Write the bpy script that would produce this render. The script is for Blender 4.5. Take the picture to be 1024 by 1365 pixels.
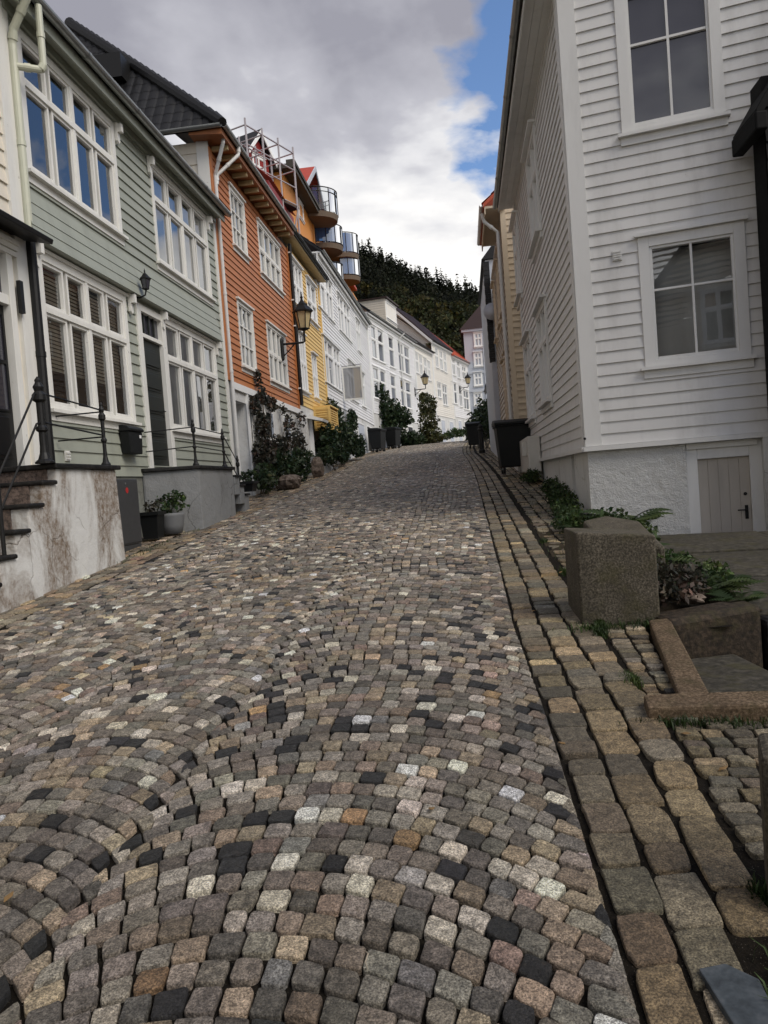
# A steep cobbled street between wooden town houses. Everything is built here in code; metres, Z up, +Y up the street.
import bpy, math, random
import numpy as np
from mathutils import Vector, Matrix

random.seed(7)
rng = np.random.default_rng(7)
for o in list(bpy.data.objects):
    bpy.data.objects.remove(o)
SC = bpy.context.scene
COL = SC.collection
R = math.radians

# ------------------------------------------------------------------ camera
F, PX, PY, EYE = 1000.0, 512.0, 682.5, 1.5          # focal length in photo pixels, principal point, eye height


def _cam(px, py):
    v = np.array([px - PX, -(py - PY), F])
    return v / np.linalg.norm(v)


_a, _b = _cam(620, 637), _cam(-380, 712)             # street direction, and a second point of the (rolled) horizon
_up = np.cross(_a, _b)
_up /= np.linalg.norm(_up)
if _up[1] < 0:
    _up = -_up
_x = np.cross(_up, _a)
ROT = np.array([_x, _a, _up])
C_EYE = np.array([0.0, 0.0, EYE])
cd = bpy.data.cameras.new('camera')
cam = bpy.data.objects.new('camera', cd)
COL.objects.link(cam)
_r, _u, _f = ROT @ np.array([1, 0, 0]), ROT @ np.array([0, 1, 0]), ROT @ np.array([0, 0, 1])
cam.matrix_world = Matrix(((_r[0], _u[0], -_f[0], 0), (_r[1], _u[1], -_f[1], 0), (_r[2], _u[2], -_f[2], EYE), (0, 0, 0, 1)))
cd.sensor_fit = 'HORIZONTAL'
cd.sensor_width = 36.0
cd.lens = 36.0 * F / 1024.0
cd.clip_start, cd.clip_end = 0.05, 3000
SC.camera = cam

# ------------------------------------------------------------------ light, sky, exposure
SUN_EL, SUN_AZ = R(46), R(122)                       # azimuth from +Y (up the street) towards +X
SUN_STRENGTH, SUN_ANGLE, SKY_STRENGTH = 1.5, R(38), 0.10
SC.view_settings.view_transform = 'Standard'
SC.view_settings.look = 'None'
SC.view_settings.exposure = 0.85
SC.view_settings.gamma = 1.0
sd = bpy.data.lights.new('sun', 'SUN')
sd.energy, sd.angle, sd.color = SUN_STRENGTH, SUN_ANGLE, (1.0, 0.91, 0.78)
so = bpy.data.objects.new('sun', sd)
COL.objects.link(so)
_sd = Vector((math.sin(SUN_AZ) * math.cos(SUN_EL), math.cos(SUN_AZ) * math.cos(SUN_EL), math.sin(SUN_EL)))
so.rotation_euler = _sd.to_track_quat('Z', 'Y').to_euler()
so.location = _sd * 60

W = bpy.data.worlds.new('World')
SC.world = W
W.use_nodes = True
nt = W.node_tree
nt.nodes.clear()


def wn(t, **k):
    n = nt.nodes.new(t)
    for a, v in k.items():
        setattr(n, a, v)
    return n


def wmath(op, a, b=None, c=None, clamp=False):
    n = wn('ShaderNodeMath', operation=op, use_clamp=clamp)
    for i, v in enumerate((a, b, c)):
        if v is None:
            continue
        if isinstance(v, (int, float)):
            n.inputs[i].default_value = v
        else:
            nt.links.new(v, n.inputs[i])
    return n.outputs[0]


def wramp(src, stops):
    n = wn('ShaderNodeValToRGB')
    while len(n.color_ramp.elements) < len(stops):
        n.color_ramp.elements.new(0.5)
    for e, (p, c) in zip(n.color_ramp.elements, stops):
        e.position = p
        e.color = (*c, 1) if len(c) == 3 else c
    nt.links.new(src, n.inputs[0])
    return n.outputs[0]


sky = wn('ShaderNodeTexSky', sky_type='NISHITA')
sky.sun_disc = False
sky.sun_elevation, sky.sun_rotation = SUN_EL, SUN_AZ
sky.altitude, sky.air_density, sky.dust_density, sky.ozone_density = 60, 0.9, 0.1, 4.5
tc = wn('ShaderNodeTexCoord')
sep = wn('ShaderNodeSeparateXYZ')
nt.links.new(tc.outputs['Generated'], sep.inputs[0])
DX, DY, DZ = sep.outputs
den = wmath('MAXIMUM', wmath('ADD', DZ, 0.20), 0.08)  # project the dome on a flat cloud deck
cu, cv = wmath('DIVIDE', DX, den), wmath('DIVIDE', DY, den)
comb = wn('ShaderNodeCombineXYZ')
nt.links.new(cu, comb.inputs[0])
nt.links.new(cv, comb.inputs[1])


def wnoise(scale, detail, rough, dist, off):
    m = wn('ShaderNodeMapping')
    m.inputs['Location'].default_value = off
    nt.links.new(comb.outputs[0], m.inputs[0])
    n = wn('ShaderNodeTexNoise')
    n.inputs['Scale'].default_value = scale
    n.inputs['Detail'].default_value = detail
    n.inputs['Roughness'].default_value = rough
    n.inputs['Distortion'].default_value = dist
    nt.links.new(m.outputs[0], n.inputs['Vector'])
    return n.outputs['Fac']


n1 = wnoise(2.2, 7, 0.5, 0.3, (3.1, 0.7, 0))
n2 = wnoise(1.1, 6, 0.55, 0.35, (7.7, 2.2, 0))
n3 = wnoise(5.5, 6, 0.52, 0.2, (1.7, 9.2, 0))
# the break in the clouds: a band to the right of the street's axis
BAND = wramp(wmath('MULTIPLY_ADD', cu, 0.25, 0.5), [(0.484, (0, 0, 0)), (0.524, (1, 1, 1)), (0.76, (1, 1, 1)), (0.86, (0, 0, 0))])
hi = wmath('MULTIPLY', BAND, wramp(DZ, [(0.24, (0, 0, 0)), (0.36, (1, 1, 1))]))
field = wmath('ADD', wmath('MULTIPLY', hi, 0.50), wmath('MULTIPLY', wmath('SUBTRACT', wmath('ADD', wmath('MULTIPLY', n1, 0.6), wmath('MULTIPLY', n3, 0.4)), 0.5), 2.3))
clear = wramp(field, [(0.30, (0, 0, 0)), (0.47, (1, 1, 1))])
# cloud colour: brighter low down, greyer bellies overhead
dark = wmath('ADD', wmath('MULTIPLY', n2, 1.0), wmath('MULTIPLY', wmath('SUBTRACT', n3, 0.5), 0.35))
dark = wmath('SUBTRACT', dark, wmath('MULTIPLY', wmath('SUBTRACT', DZ, 0.37), 1.7))
cloud = wramp(dark, [(0.27, (0.195, 0.195, 0.225)), (0.42, (0.30, 0.30, 0.33)), (0.50, (0.44, 0.44, 0.455)), (0.64, (0.62, 0.61, 0.595))])
skym = wn('ShaderNodeVectorMath', operation='SCALE')
nt.links.new(sky.outputs[0], skym.inputs[0])
skym.inputs['Scale'].default_value = SKY_STRENGTH
mix = wn('ShaderNodeMixRGB')
nt.links.new(clear, mix.inputs[0])
nt.links.new(cloud, mix.inputs[1])
nt.links.new(skym.outputs[0], mix.inputs[2])
bg = wn('ShaderNodeBackground')
nt.links.new(mix.outputs[0], bg.inputs[0])
bg.inputs[1].default_value = 1.0
wo = wn('ShaderNodeOutputWorld')
nt.links.new(bg.outputs[0], wo.inputs[0])


# ------------------------------------------------------------------ sight lines of the surveyed photograph
def ray(px, py):
    return ROT @ _cam(px, py)


def on_x(px, py, X):
    r = ray(px, py)
    return C_EYE + r * (X / r[0])


def on_y(px, py, Y):
    r = ray(px, py)
    return C_EYE + r * (Y / r[1])


def on_z(px, py, z):
    r = ray(px, py)
    return C_EYE + r * ((z - EYE) / r[2])


def to_px(P):
    c = ROT.T @ (np.asarray(P, float) - C_EYE)
    return PX + F * c[0] / c[2], PY - F * c[1] / c[2]


def vp_dir(x):
    r = ray(x, 637 - .075 * (x - 620))[:2]
    return r / np.linalg.norm(r)


def street_z(y):
    """Height of the street's crown along its length: 8 % up to the brow, then easing over."""
    y = np.asarray(y, float)
    z = 0.08 * np.minimum(y, 46)
    t = np.clip(y - 46, 0, 20)
    z = z + 0.08 * t - 0.0028 * t * t
    return z - 0.032 * np.maximum(y - 66, 0)


def gz(y):
    return float(street_z(y))


def bend(y):
    """Sideways run of the street: straight, a slight lean to the left, then round to the right."""
    y = np.asarray(y, float)
    return -0.30 * np.clip((y - 16) / 16, 0, 1) ** 2 * np.clip((52 - y) / 14, 0, 1) + 0.022 * np.maximum(y - 44, 0) ** 1.75


# ------------------------------------------------------------------ mesh helpers
class MB:
    """Collects faces, then links them as ONE mesh object."""

    def __init__(s):
        s.v, s.f, s.m, s.c, s.g = [], [], [], [], []
        s.mi, s.col = 0, (1, 1, 1)

    def add(s, vs, fs):
        n = len(s.v)
        s.g.append((n, len(s.f)))
        s.v.extend([tuple(map(float, p)) for p in vs])
        for f in fs:
            s.f.append(tuple(n + i for i in f))
            s.m.append(s.mi)
            s.c.append(s.col)
        return s

    def quad(s, a, b, c, d):
        return s.add([a, b, c, d], [(0, 1, 2, 3)])

    def hexa(s, p):
        """p: 8 points, bottom ring 0-3 and top ring 4-7."""
        return s.add(p, [(3, 2, 1, 0), (4, 5, 6, 7), (0, 1, 5, 4), (1, 2, 6, 5), (2, 3, 7, 6), (3, 0, 4, 7)])

    def box(s, x0, x1, y0, y1, z0, z1):
        return s.hexa([(x0, y0, z0), (x1, y0, z0), (x1, y1, z0), (x0, y1, z0), (x0, y0, z1), (x1, y0, z1), (x1, y1, z1), (x0, y1, z1)])

    def prism(s, poly, axis_vec):
        """Closed polygon (3D points) swept along axis_vec."""
        n = len(poly)
        a = np.array(axis_vec, float)
        vs = [np.array(p, float) for p in poly] + [np.array(p, float) + a for p in poly]
        fs = [tuple(range(n))[::-1], tuple(range(n, 2 * n))] + [(i, (i + 1) % n, n + (i + 1) % n, n + i) for i in range(n)]
        return s.add(vs, fs)

    def tube(s, pts, r, n=8, caps=True):
        """Round tube through the points; r is a radius or one per point."""
        pts = [np.array(p, float) for p in pts]
        k = len(pts)
        rr = [r] * k if isinstance(r, (int, float)) else r
        vs, fs = [], []
        prev = None
        for i, p in enumerate(pts):
            t = pts[min(i + 1, k - 1)] - pts[max(i - 1, 0)]
            t = t / (np.linalg.norm(t) + 1e-9)
            if prev is None:
                h = np.array([0, 0, 1.0]) if abs(t[2]) < 0.9 else np.array([1.0, 0, 0])
            else:
                h = prev
            x = h - t * (h @ t)
            x /= np.linalg.norm(x) + 1e-9
            prev = x
            y = np.cross(t, x)
            for j in range(n):
                a = 2 * math.pi * j / n
                vs.append(p + rr[i] * (math.cos(a) * x + math.sin(a) * y))
        for i in range(k - 1):
            for j in range(n):
                fs.append((i * n + j, i * n + (j + 1) % n, (i + 1) * n + (j + 1) % n, (i + 1) * n + j))
        if caps:
            fs.append(tuple(range(n))[::-1])
            fs.append(tuple((k - 1) * n + j for j in range(n)))
        return s.add(vs, fs)

    def lathe(s, c, prof, n=16, axis='z'):
        """prof: (radius, height) list turned about a vertical axis through c."""
        vs, fs = [], []
        for r, h in prof:
            for j in range(n):
                a = 2 * math.pi * j / n
                vs.append((c[0] + r * math.cos(a), c[1] + r * math.sin(a), c[2] + h))
        k = len(prof)
        for i in range(k - 1):
            for j in range(n):
                fs.append((i * n + j, i * n + (j + 1) % n, (i + 1) * n + (j + 1) % n, (i + 1) * n + j))
        fs.append(tuple(range(n))[::-1])
        fs.append(tuple((k - 1) * n + j for j in range(n)))
        return s.add(vs, fs)

    def build(s, name, mats, parent=None, smooth=False, bevel=0, origin=None):
        if not isinstance(mats, (list, tuple)):
            mats = [mats]
        V = np.array(s.v, float).reshape(-1, 3)
        if parent is not None:
            org = np.array(WORLD[parent.name])
        elif origin is not None:
            org = np.array(origin, float)
        else:
            org = np.array([V[:, 0].mean(), V[:, 1].mean(), V[:, 2].min()])
        me = bpy.data.meshes.new(name)
        me.from_pydata((V - (org if parent is None else org)).tolist(), [], s.f)
        for m in mats:
            me.materials.append(m)
        me.polygons.foreach_set('material_index', s.m)
        if True:
            at = me.attributes.new('tint', 'FLOAT_COLOR', 'FACE')
            at.data.foreach_set('color', np.array([(*c[:3], 1.0) for c in s.c], float).ravel())
        if smooth:
            me.polygons.foreach_set('use_smooth', [True] * len(s.f))
        me.update()
        o = bpy.data.objects.new(name, me)
        COL.objects.link(o)
        if parent is None:
            o.location = org
        else:
            o.parent = parent
        WORLD[o.name] = tuple(org)
        if bevel:
            b = o.modifiers.new('edge', 'BEVEL')
            b.width, b.segments, b.limit_method, b.angle_limit = bevel, 2, 'ANGLE', R(40)
        return o


def build_each(mb, name, mats, parent, per=1, **k):
    """Every piece of mb (or every PER pieces) becomes a part of its own."""
    st = mb.g[::per] + [(len(mb.v), len(mb.f))]
    out = []
    for (v0, f0), (v1, f1) in zip(st[:-1], st[1:]):
        q = MB()
        q.v = mb.v[v0:v1]
        q.f = [tuple(i - v0 for i in f) for f in mb.f[f0:f1]]
        q.m, q.c = mb.m[f0:f1], mb.c[f0:f1]
        out.append(q.build(name, mats, parent, **k))
    return out


WORLD = {}                                            # world position that each object's local coordinates are measured from


def tag(o, label=None, cat=None, group=None, kind=None):
    for k, v in (('label', label), ('category', cat), ('group', group), ('kind', kind)):
        if v:
            o[k] = v
    return o


def thing(name, label, cat, loc, group=None):
    o = bpy.data.objects.new(name, None)
    o.empty_display_size = 0.2
    COL.objects.link(o)
    o.location = loc
    WORLD[o.name] = tuple(loc)
    return tag(o, label, cat, group)


def arrays_obj(name, V, faces_quads, tint=None, mats=(), kind=None, smooth=False, tris=None):
    """Fast mesh from numpy: V (n,3), quads (m,4), optional tris; tint per VERTEX (n,3)."""
    me = bpy.data.meshes.new(name)
    loops = [np.asarray(faces_quads, np.int32).ravel()]
    tot = [np.full(len(faces_quads), 4, np.int32)]
    if tris is not None and len(tris):
        loops.append(np.asarray(tris, np.int32).ravel())
        tot.append(np.full(len(tris), 3, np.int32))
    loops, tot = np.concatenate(loops), np.concatenate(tot)
    me.vertices.add(len(V))
    me.vertices.foreach_set('co', np.asarray(V, np.float32).ravel())
    me.loops.add(len(loops))
    me.loops.foreach_set('vertex_index', loops)
    me.polygons.add(len(tot))
    st = np.concatenate([[0], np.cumsum(tot)[:-1]]).astype(np.int32)
    me.polygons.foreach_set('loop_start', st)
    me.polygons.foreach_set('loop_total', tot)
    if smooth:
        me.polygons.foreach_set('use_smooth', np.ones(len(tot), bool))
    if tint is not None:
        at = me.attributes.new('tint', 'FLOAT_COLOR', 'POINT')
        at.data.foreach_set('color', np.concatenate([tint, np.ones((len(V), 1))], 1).astype(np.float32).ravel())
    for m in mats:
        me.materials.append(m)
    me.update(calc_edges=True)
    me.validate()
    o = bpy.data.objects.new(name, me)
    COL.objects.link(o)
    WORLD[o.name] = (0, 0, 0)
    if kind:
        o['kind'] = kind
    return o


# ------------------------------------------------------------------ materials
class NT:
    def __init__(s, name):
        s.mat = bpy.data.materials.new(name)
        s.mat.use_nodes = True
        s.t = s.mat.node_tree
        s.t.nodes.clear()
        s.out = s.t.nodes.new('ShaderNodeOutputMaterial')
        s.tc = s.t.nodes.new('ShaderNodeTexCoord')

    def n(s, t, ins=None, **k):
        x = s.t.nodes.new(t)
        for a, v in k.items():
            setattr(x, a, v)
        for a, v in (ins or {}).items():
            if hasattr(v, 'is_output') or isinstance(v, bpy.types.NodeSocket):
                s.t.links.new(v, x.inputs[a])
            else:
                x.inputs[a].default_value = v
        return x

    def noise(s, scale, detail=5, rough=0.6, stretch=(1, 1, 1), coord='Object', dist=0.0):
        m = s.n('ShaderNodeMapping', {'Vector': s.tc.outputs[coord], 'Scale': stretch})
        return s.n('ShaderNodeTexNoise', {'Vector': m.outputs[0], 'Scale': scale, 'Detail': detail, 'Roughness': rough, 'Distortion': dist}).outputs['Fac']

    def ramp(s, src, stops, interp='LINEAR'):
        x = s.n('ShaderNodeValToRGB', {'Fac': src})
        x.color_ramp.interpolation = interp
        while len(x.color_ramp.elements) < len(stops):
            x.color_ramp.elements.new(0.5)
        for e, (p, c) in zip(x.color_ramp.elements, stops):
            e.position = p
            c = (c, c, c) if isinstance(c, (int, float)) else c
            e.color = (*c, 1)
        return x.outputs[0]

    def mix(s, fac, a, b, mode='MIX'):
        x = s.n('ShaderNodeMixRGB', blend_type=mode)
        for i, v in enumerate((fac, a, b)):
            if isinstance(v, bpy.types.NodeSocket):
                s.t.links.new(v, x.inputs[i])
            elif i == 0:
                x.inputs[0].default_value = v
            else:
                x.inputs[i].default_value = (*v, 1) if len(v) == 3 else v
        return x.outputs[0]

    def math(s, op, a, b=0.0, clamp=False):
        x = s.n('ShaderNodeMath', operation=op, use_clamp=clamp)
        for i, v in enumerate((a, b)):
            if isinstance(v, bpy.types.NodeSocket):
                s.t.links.new(v, x.inputs[i])
            else:
                x.inputs[i].default_value = v
        return x.outputs[0]

    def attr(s, name='tint'):
        return s.n('ShaderNodeAttribute', attribute_name=name).outputs['Color']

    def bump(s, h, strength=0.3, dist=0.01, normal=None):
        x = s.n('ShaderNodeBump', {'Height': h, 'Strength': strength, 'Distance': dist})
        if normal is not None:
            s.t.links.new(normal, x.inputs['Normal'])
        return x.outputs[0]

    def bsdf(s, color, rough=0.6, spec=0.5, metal=0.0, normal=None, coat=0.0, trans=0.0):
        x = s.n('ShaderNodeBsdfPrincipled')
        for k, v in (('Base Color', color), ('Roughness', rough), ('Specular IOR Level', spec), ('Metallic', metal), ('Coat Weight', coat)):
            if isinstance(v, bpy.types.NodeSocket):
                s.t.links.new(v, x.inputs[k])
            elif k == 'Base Color':
                x.inputs[k].default_value = (*v, 1)
            else:
                x.inputs[k].default_value = v
        if normal is not None:
            s.t.links.new(normal, x.inputs['Normal'])
        s.t.links.new(x.outputs[0], s.out.inputs[0])
        return s.mat


def paint(name, c, rough=0.55, wear=0.10, grime=0.25, tint=False, grain=0.12, chip=0.0, chipc=(.16, .12, .085)):
    """Painted timber: faint brush grain, weather streaks, a little grime; optional chips of bare wood."""
    m = NT(name)
    base = m.mix(m.noise(1.3, 5, 0.6, (1, 1, 0.35)), tuple(x * (1 - wear) for x in c), tuple(min(1, x * (1 + wear * .7)) for x in c))
    if tint:
        base = m.mix(1.0, base, m.attr(), 'MULTIPLY')
    st = m.ramp(m.noise(3.2, 6, 0.68, (1, 1, 0.22)), [(0.50, 0), (0.78, 1)])
    base = m.mix(m.math('MULTIPLY', st, grime), base, tuple(x * .42 for x in (c[0], c[1] * .97, c[2] * .9)))
    if chip > 0:
        ch = m.ramp(m.noise(16, 6, 0.72, (1, 1, .5)), [(0.70 - .1 * chip, 0), (0.73 - .1 * chip, 1)])
        base = m.mix(m.math('MULTIPLY', ch, .75), base, chipc)
    g = m.noise(28, 4, 0.6, (1, .16, 1))
    return m.bsdf(base, rough, 0.35, normal=m.bump(m.math('ADD', g, m.math('MULTIPLY', m.noise(6, 4), .7)), grain, 0.004))


def plain(name, c, rough=0.5, metal=0.0, spec=0.5, var=0.12, bump=0.1, scale=8.0):
    m = NT(name)
    nz = m.noise(scale, 6, 0.65)
    base = m.mix(nz, tuple(x * (1 - var) for x in c), tuple(min(1, x * (1 + var)) for x in c))
    r = m.math('ADD', m.math('MULTIPLY', m.math('SUBTRACT', m.noise(scale * 2.3, 5), .5), .25), rough, clamp=True)
    return m.bsdf(base, r, spec, metal, m.bump(m.noise(scale * 5, 5), bump, .004))


def glass(name, tint=(.02, .022, .025), clear=True, gain=1.5, lift=.06, rough=.015):
    """Window glass: sharp sky reflections by Fresnel over what lies behind (or over a dark room)."""
    m = NT(name)
    nz = m.bump(m.noise(1.4, 2, .5), .08, .01)
    fr = m.n('ShaderNodeFresnel', {'IOR': 1.5, 'Normal': nz}).outputs[0]
    fac = m.math('ADD', m.math('MULTIPLY', fr, gain), lift, clamp=True)
    gl = m.n('ShaderNodeBsdfGlossy', {'Color': (.95, .97, 1, 1), 'Roughness': rough, 'Normal': nz})
    if clear:
        bk = m.n('ShaderNodeBsdfTransparent', {'Color': (.78, .8, .8, 1)})
    else:
        bk = m.n('ShaderNodeBsdfDiffuse', {'Color': (*tint, 1)})
    mx = m.n('ShaderNodeMixShader', {0: fac, 1: bk.outputs[0], 2: gl.outputs[0]})
    m.t.links.new(mx.outputs[0], m.out.inputs[0])
    return m.mat


def render_mat(name, c, dirt, rough=.9, lump=0.35, scale=5.0, dirt_lo=.52, dirt_hi=.72, cracks=True, run=.55):
    """Lime render: lumpy trowelled surface, stains and hairline cracks of their own shape."""
    m = NT(name)
    big = m.noise(scale * .25, 7, .66, (1, 1, run), dist=.6)
    st = m.ramp(big, [(dirt_lo, 0), (dirt_hi, 1)])
    fine = m.noise(scale * 3, 7, .72)
    base = m.mix(m.noise(scale * .8, 5), tuple(x * .88 for x in c), tuple(min(1, x * 1.08) for x in c))
    base = m.mix(m.math('MULTIPLY', st, m.ramp(fine, [(.33, .35), (.62, 1)])), base, dirt)
    speck = m.ramp(m.noise(scale * 9, 5, .7), [(.62, 0), (.68, 1)])
    base = m.mix(m.math('MULTIPLY', speck, .35), base, tuple(x * .5 for x in dirt))
    h = m.math('ADD', m.noise(scale, 6, .6), m.math('MULTIPLY', m.noise(scale * 6, 6, .65), .5))
    if cracks:
        v = m.n('ShaderNodeTexVoronoi', {'Vector': m.n('ShaderNodeMixRGB', {0: .25, 1: m.tc.outputs['Object'], 2: m.n('ShaderNodeTexNoise', {'Vector': m.tc.outputs['Object'], 'Scale': 3.0, 'Detail': 5.0}).outputs['Color']}).outputs[0], 'Scale': 1.7}, feature='DISTANCE_TO_EDGE')
        cr = m.ramp(v.outputs['Distance'], [(0.0, 1), (.012, 0)])
        cr = m.math('MULTIPLY', cr, m.ramp(m.noise(1.1, 3), [(.48, 0), (.60, .8)]))
        base = m.mix(cr, base, tuple(x * .4 for x in dirt))
        h = m.math('SUBTRACT', h, m.math('MULTIPLY', cr, .3))
    return m.bsdf(base, rough, .2, normal=m.bump(h, lump, .04))


def stone_mat(name, cols, scale=40, rough=.8, bump=.5, tint=False, moss=0.0):
    m = NT(name)
    sp = m.noise(scale, 3, .7)
    base = m.ramp(sp, [(.34, cols[0]), (.5, cols[1]), (.64, cols[2])])
    base = m.mix(m.ramp(m.noise(scale * .08, 5, .6), [(.35, 0), (.7, .6)]), base, cols[0])
    if tint:
        base = m.mix(1.0, base, m.attr(), 'MULTIPLY')
    if moss:
        ms = m.ramp(m.noise(4.5, 6, .66), [(.50, 0), (.66, 1)])
        base = m.mix(m.math('MULTIPLY', ms, moss), base, (.055, .05, .018))
    h = m.math('ADD', m.noise(scale * .5, 6, .7), m.math('MULTIPLY', m.noise(scale * .12, 4), 1.2))
    return m.bsdf(base, rough, .3, normal=m.bump(h, bump, .012))


def sett_mat(name):
    """Worn setts: the stone's own colour, crystal speckle, iron stains and a pitted top."""
    m = NT(name)
    base = m.attr()
    sp = m.ramp(m.noise(150, 3, .75), [(.32, .30), (.48, 1.0), (.60, 1.9)])
    md = m.ramp(m.noise(30, 7, .75), [(.31, .38), (.5, 1.0), (.68, 1.75)])
    lg = m.ramp(m.noise(.55, 5, .6), [(.3, .78), (.7, 1.18)])
    base = m.mix(1, m.mix(1, m.mix(1, base, sp, 'MULTIPLY'), md, 'MULTIPLY'), lg, 'MULTIPLY')
    rust = m.ramp(m.noise(13, 6, .7), [(.60, 0), (.70, 1)])
    base = m.mix(m.math('MULTIPLY', rust, .22), base, (.15, .105, .06))
    lich = m.ramp(m.noise(34, 5, .7), [(.64, 0), (.70, 1)])
    base = m.mix(m.math('MULTIPLY', lich, .28), base, (.30, .29, .25))
    h = m.math('ADD', m.noise(42, 7, .72), m.math('MULTIPLY', m.noise(170, 3, .7), .35))
    rgh = m.ramp(m.noise(20, 5), [(.3, .36), (.7, .70)])
    return m.bsdf(base, rgh, .5, normal=m.bump(h, 1.0, .022))


def soil_mat(name, c0=(.005, .004, .003), c1=(.014, .011, .0075)):
    m = NT(name)
    base = m.ramp(m.noise(60, 6, .75), [(.35, c0), (.6, c1)])
    gr = m.ramp(m.noise(230, 2, .6), [(.68, 0), (.72, 1)])
    base = m.mix(m.math('MULTIPLY', gr, .8), base, (.26, .23, .19))
    return m.bsdf(base, .95, .15, normal=m.bump(m.noise(120, 5, .7), .8, .012))


def leaf_mat(name, cols, rough=.55):
    m = NT(name)
    base = m.mix(1, m.ramp(m.noise(2.2, 4, .7), [(.3, cols[0]), (.5, cols[1]), (.7, cols[2])]), m.attr(), 'MULTIPLY')
    b = m.n('ShaderNodeBsdfPrincipled', {'Base Color': base, 'Roughness': rough, 'Specular IOR Level': .3})
    tr = m.n('ShaderNodeBsdfTranslucent', {'Color': base})
    mx = m.n('ShaderNodeMixShader', {0: .25, 1: b.outputs[0], 2: tr.outputs[0]})
    m.t.links.new(mx.outputs[0], m.out.inputs[0])
    return m.mat


def roof_mat(name, c, rough=.6):
    m = NT(name)
    base = m.mix(m.noise(5, 6, .7), tuple(x * .6 for x in c), tuple(min(1, x * 1.3) for x in c))
    base = m.mix(m.ramp(m.noise(14, 6, .7), [(.58, 0), (.7, .5)]), base, (.05, .05, .04))
    return m.bsdf(base, rough, .4, normal=m.bump(m.noise(60, 4), .25, .006))


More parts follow.
